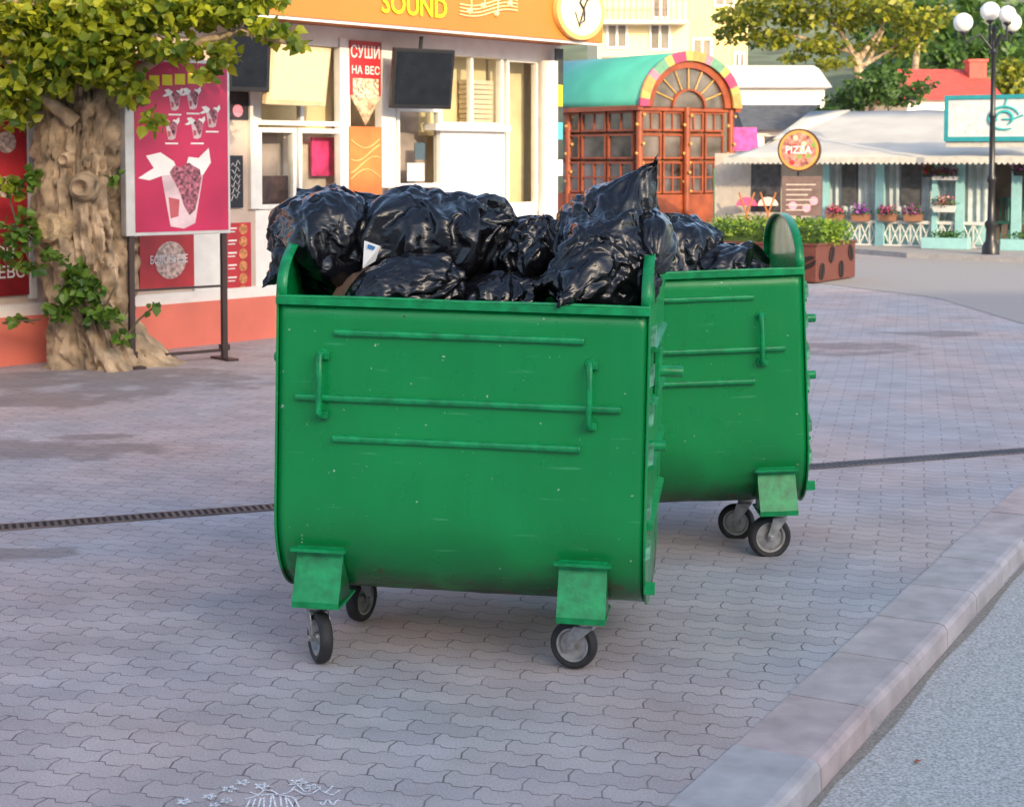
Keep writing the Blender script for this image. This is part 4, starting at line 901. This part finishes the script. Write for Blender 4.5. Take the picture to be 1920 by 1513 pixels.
mb=MB(); u=x0; sw=.10
while u<x1+2.5:
    mb.poly([(u,-.905,zA+.02)]+[(u+sw*j/6,-.905,zA-.07-.045*math.sin(PI*j/6)) for j in range(7)]+[(u+sw,-.905,zA+.02)]); u+=sw
mb.build('valance',mat('valance_cloth',(.50,.48,.42),.8),ca)
nb_=vb('name_board',mat('board_white',(.55,.60,.60),.5),1773,1990,180,262,1.0,.06)
u0,u1,z0,z1=VF.rect(1773,1990,180,262,1.0); mb=MB(); t=.05
mb.box(u0-.02,u1,-1.03,-1.005,z0-.03,z0+t); mb.box(u0-.02,u1,-1.03,-1.005,z1-t,z1+.02); mb.box(u0-.02,u0+t,-1.028,-1.006,z0+t,z1-t); mb.build('board_border',tealb,nb_)
u,z=VF.uz(1885,222,1.03); mb=MB()
for (ra,rb,t0,t1) in ((.26,.20,.3,5.2),(.14,.12,-1.2,3.6)):
    mb.tube([(u-.02+ra*math.cos(t0+(t1-t0)*i/18),-1.015,z+rb*math.sin(t0+(t1-t0)*i/18)) for i in range(19)],[.012+.014*math.sin(PI*i/18) for i in range(19)],6)
mb.tube([(u-.05,-1.015,z-.02),(u+.12,-1.015,z-.02),(u+.30,-1.015,z+.05)],.016,6); mb.tube([(u-.02,-1.015,z+.2),(u+.02,-1.015,z+.34),(u-.03,-1.015,z+.36)],.014,6); mb.build('swirl_logo',mat('logo_teal',(.03,.38,.38),.5),nb_)
vb('valance_right',mat('valance_cloth',(.50,.48,.42)),1773,1990,264,276,.98,.03)
lfg=leafmat('flower_leaf',(.02,.08,.015),(.08,.2,.03),.2)
def flowerbox(label,X,Y,off,w,h,m,bl,flo=30):
    u,z=VF.uz(X,Y,off); p=VF.world(u,off,z); t=thing('flower_box',label,'flower box',p,VF.rz,'flower boxes on the cafe front')
    mb=MB(); mb.prism([(-w/2,-.07,h),(w/2,-.07,h),(w/2*.86,-.06,0),(-w/2*.86,-.06,0)],(0,.13,0)); mb.build('trough',m,t)
    leaves([((0,0,h+.06),(w*.6,.13,.11),170)],.06,int(X),True).build('foliage',lfg,t)
    leaves([((0,-.05,h+.09),(w*.6,.12,.12),flo)],.055,int(X)+1,True).build('blossoms',leafmat('bloom_%d'%int(X),bl[0],bl[1],.2),t)
tub=mat('terracotta_trough',(.28,.13,.07),.7)
labs=('flower box with crimson blooms on the balustrade, leftmost of the row','flower box with violet blooms on the balustrade, second from the left','flower box with magenta blooms on the balustrade, directly right of the first teal post','flower box with dark purple blooms on the balustrade, fourth from the left')
bls=(((.5,.02,.10),(.6,.05,.2)),((.25,.02,.4),(.5,.1,.6)),((.6,.03,.2),(.7,.2,.4)),((.3,.02,.3),(.6,.1,.4)))
for i,X in enumerate((1566,1614,1664,1712)): flowerbox(labs[i],X,415,.22,.36,.13,tub,bls[i],120)
flowerbox('flower box with pink blooms on the low shelf between two teal posts',1770,398,.30,.42,.12,whi2,((.6,.1,.2),(.8,.4,.4)),90)
flowerbox('high shelf box of dark red and violet flowers near the lamp post',1772,338,.30,.50,.07,whi2,((.35,.02,.06),(.2,.03,.3)),120)
flowerbox('hanging pot of dark red flowers left of the high shelf box',1740,333,.36,.18,.08,black,((.35,.01,.05),(.5,.03,.1)),90)
flowerbox('hanging pot of violet flowers under the name board, by the right edge',1912,330,.36,.22,.08,black,((.3,.02,.25),(.5,.1,.4)),80)
for i,(X,lab) in enumerate(((1776,'low pale teal planter trough on the ground left of the lamp base'),(1925,'low pale teal planter trough on the ground at the right edge'))):
    uu=VF.uz(X,480,.5)[0]; p=VF.world(uu,.62,0.09); t=thing('ground_planter',lab,'planter',p,VF.rz)
    mb=MB(); mb.box(-.42,.42,-.14,.14,0,.20); mb.build('trough',tealp,t,bevel=.01); leaves([((0,0,.26),(.38,.12,.09),200)],.07,70+i,True).build('foliage',lfg,t)
for i,(X,lab) in enumerate(((1885,'green cafe chair on the terrace, the one nearer the lamp post'),(1912,'green cafe chair on the terrace at the right edge'))):
    uu=VF.uz(X,460,-.8)[0]; p=VF.world(uu,-.8,.09); t=thing('cafe_chair',lab,'chair',p,VF.rz+i*.6-.2); gm=mat('chair_green',(.03,.14,.12),.5)
    mb=MB(); mb.box(-.2,.2,-.2,.2,.42,.46); mb.build('seat',gm,t); mb=MB()
    for k in range(5): mb.box(-.19+k*.09,-.16+k*.09,.17,.2,.46,.85)
    mb.box(-.2,.2,.17,.2,.85,.9); mb.build('backrest',gm,t)
    for sx in (-.17,.17):
        for sy in (-.17,.17): mb=MB(); mb.tube([(sx,sy,0),(sx,sy,.42)],.018,6); mb.build('leg',gm,t)
# ------------------------------------------------------------ street lamp
lbp=G(1857,487,0); dl=lbp.y; kk=dl/F
lp=thing('street_lamp','black cast iron street lamp with white globe lights before the cafe','street lamp',lbp)
zt=at(1857,60,dl).z
mb=MB(); mb.lathe([(.0001,0),(.19,0),(.19,.06),(.15,.10),(.14,.24),(.09,.32),(.08,.52),(.105,.58),(.105,.63),(.065,.68),(.055,1.3),(.078,1.34),(.078,1.40),(.052,1.45),(.046,2.4),(.065,2.44),(.044,2.5),(.038,zt-.4),(.07,zt-.35),(.04,zt-.28),(.034,zt),(.055,zt+.03),(.02,zt+.12),(.0001,zt+.12)],(0,0,0),(0,0,1),20); mb.build('post',black,lp,True)
gw=mat('globe_glass',(.85,.82,.78),.2,var=.02)
for (X,Y,r_) in ((1806,43,18),(1863,20,18),(1897,43,18),(1880,30,16)):
    p=at(X,Y,dl)-lbp; p.y=(-.25 if X==1880 else 0)+(.2 if X==1863 else 0)
    mb=MB(); zz=p.z-r_*kk; mb.tube([(0,0,zt-.35),(p.x*.45,p.y*.5,zt-.05),(p.x*.9,p.y,zt-.18),(p.x,p.y,zz-.02)],[.026,.022,.02,.02],8); mb.lathe([(.02,-.06),(.07,-.02),(.07,0)],(p.x,p.y,zz+.01),(0,0,1),14); am=mb.build('arm',black,lp,True)
    mb=MB(); mb.ball(p,r_*kk,12); mb.build('globe',gw,am,True)
# ------------------------------------------------------------ distant houses
def house(label,X0,X1,Ytop,d,dep,m,roof=None,rh=0,wins=(),name='house',cat='house',base=0,rz=0,rm=None):
    a=at(X0,300,d).x; b=at(X1,300,d).x; zt=at(X0,Ytop,d).z; t=thing(name,label,cat,((a+b)/2,d,0),rz); w=(b-a)/2
    mb=MB(); mb.box(-w,w,0,dep,base,zt); mb.build('wall',m,t)
    if roof=='gable':
        mb=MB(); mb.prism([(-w-.2,-.3,zt),(-w-.2,dep/2,zt+rh),(-w-.2,dep+.3,zt)],(2*w+.4,0,0)); mb.build('roof',rm,t)
    elif roof=='flat': mb=MB(); mb.box(-w-.15,w+.15,-.15,dep+.15,zt,zt+.25); mb.build('roof',rm,t)
    for (xa,xb,ya,yb) in wins:
        u0=at(xa,300,d).x-(a+b)/2; u1=at(xb,300,d).x-(a+b)/2; z1=at(xa,ya,d).z; z0=at(xa,yb,d).z; f=.08
        mb=MB(); mb.box(u0-f,u1+f,-.06,-.002,z0-f,z0); mb.box(u0-f,u1+f,-.06,-.002,z1,z1+f); mb.box(u0-f,u0,-.055,-.002,z0,z1); mb.box(u1,u1+f,-.055,-.002,z0,z1); mb.box((u0+u1)/2-.04,(u0+u1)/2+.04,-.05,-.002,z0,z1); wf=mb.build('window',white,t)
        mb=MB(); mb.poly([(u0,-.01,z0),(u1,-.01,z0),(u1,-.01,z1),(u0,-.01,z1)]); mb.build('pane',mat('far_glass',(.22,.2,.17),.1,var=.4,scale=1),wf)
    return t
ywall=mat('sunny_plaster',(.74,.62,.36),.8,var=.06,scale=.8); wplast=mat('white_plaster',(.74,.70,.62),.8,var=.06,scale=1)
rroof=mat('red_roof_tiles',(.52,.08,.06),.7,var=.2,scale=4); slate=mat('slate_roof',(.10,.11,.13),.7,var=.2,scale=6)
yb=house('tall cream yellow building with balconies behind the kiosk',1120,1290,-160,58,8,ywall,'flat',0,[(1140,1180,-60,-20),(1140,1172,48,88),(1220,1252,48,92),(1225,1250,0,32)],'apartment_building','building',rm=wplast)
for (Y) in (42,150):
    a=at(1125,Y,58)-yb.location; b=at(1285,Y,58)-yb.location
    mb=MB(); mb.box(a.x,b.x,-.9,-.003,a.z-.12,a.z); bl=mb.build('balcony',wplast,yb); mb=MB(); mb.box(a.x,b.x,-.9,-.85,a.z+.7,a.z+.76)
    for i in range(16): x=a.x+(b.x-a.x)*i/15; mb.box(x-.015,x+.015,-.89,-.86,a.z,a.z+.7)
    mb.build('railing',mat('rail_brown',(.3,.15,.07),.5),bl)
house('yellow plastered house with brown framed windows right of the tall cream building',1290,1400,-160,61,8,mat('ochre_plaster',(.74,.56,.26),.8,var=.08,scale=1),'flat',0,[(1300,1330,76,130),(1340,1372,-60,10),(1398-20,1392,102,140)],'townhouse','house',rm=wplast)
house('plain white plastered wall house left of the golden tree',1385,1545,165,55,5,wplast,'gable',.9,[(1400,1420,200,222)],rm=wplast)
house('low house with dark slate roof behind the left end of the cafe awning',1405,1540,244,45,3,wplast,'gable',.75,[],rm=slate)
hr=house('house with red tiled roof beyond the cafe name board',1700,1870,188,62,6,wplast,'gable',1.35,[],rm=rroof)
ch=at(1834,140,64)-hr.location; mb=MB(); mb.box(ch.x-.34,ch.x+.34,2.0,2.7,ch.z-.9,ch.z+.5); mb.box(ch.x-.4,ch.x+.4,1.94,2.76,ch.z+.5,ch.z+.6); mb.build('chimney',rroof,hr)
# hill
hm=MB(); nx_,ny_=90,30
for j in range(ny_+1):
    for i in range(nx_+1):
        x=-150+400*i/nx_; y=110+400*j/ny_; t=j/ny_
        z=52*math.sin(min(1,t*1.2)*PI/2)*(.8+.4*noise.noise(Vector((x*.012,y*.01,0))))+3*noise.noise(Vector((x*.05,y*.05,3)))-1
        hm.v.append((x,y,max(z,-.2) if j else -.2))
for j in range(ny_):
    for i in range(nx_): b=j*(nx_+1)+i; hm.face([b,b+1,b+nx_+2,b+nx_+1])
struct(hm.build('hillside',mat('hill_scrub',(.13,.16,.09),.95,var=.5,scale=.15),None,True))
hr2=random.Random(8)
hill_labels=('pale blocky house high on the hillside, leftmost above the lamp','white hillside house just above the chimney','small cream hillside house nearest the lamp globes','white hillside house highest by the right edge')
for i,(X,Y,wd,hh) in enumerate(((1712,72,26,14),(1752,62,30,16),(1786,24,24,12),(1912,70,24,14))):
    d=165+i*12; c=at(X,Y,d); w_=wd*d/F; h_=hh*d/F; t=thing('hillside_house',hill_labels[i],'house',(c.x,d,c.z-h_*2))
    mb=MB(); mb.box(-w_/2,w_/2,0,5,0,h_*2); mb.build('wall',wplast,t); mb=MB(); mb.prism([(-w_/2-.2,-.3,h_*2),(-w_/2-.2,2.5,h_*2+1.2),(-w_/2-.2,5.3,h_*2)],(w_+.4,0,0)); mb.build('roof',rroof if i%2 else slate,t)
    for k in range(3): mb=MB(); x=-w_/2+w_*(k+.5)/3; mb.box(x-.2,x+.2,-.03,-.003,h_*1.2,h_*1.6); mb.build('window',mat('far_glass',(.22,.2,.17)),t)
wl=[]
for i in range(60):
    X=1640+hr2.random()*340; d=120+hr2.random()*110; zb_=at(X,70+hr2.uniform(-70,60),d); wl.append((zb_,(3.2,2.5,1.7),130))
wd_=leaves(wl,1.0,77,True).build('hill_woodland',lf3); wd_['kind']='stuff'; wd_['label']='far green woodland on the hillside'; wd_['category']='woodland'
# unseen building added behind the viewer to shade the foreground
ob=thing('shade_block','long plain building added unseen behind the viewer to shade the foreground','building',(6,-26,0))
OH=1.6+40.5*math.tan(R(SUN_EL))/sh.dot(Vector((0,-1,0)))
mb=MB(); mb.box(-55,70,-8,0,0,OH); mb.build('wall',mat('shade_block_plaster',(.74,.70,.64),.8,var=.08,scale=.6),ob)
mb=MB(); mb.box(-55.3,70.3,-8.3,.3,OH,OH+.3); mb.build('roof',slate,ob)
for i in range(14):
    for j in range(3):
        x=-32+i*5.0; z=1.4+j*4.2; mb=MB(); mb.box(x-.9,x+.9,.003,.05,z,z+2.2); wf=mb.build('window',white,ob); mb=MB(); mb.poly([(x-.75,.056,z+.15),(x+.75,.056,z+.15),(x+.75,.056,z+2.05),(x-.75,.056,z+2.05)]); mb.build('pane',mat('far_glass',(.22,.2,.17)),wf)
bpy.context.scene.frame_set(1); bpy.context.view_layer.update()
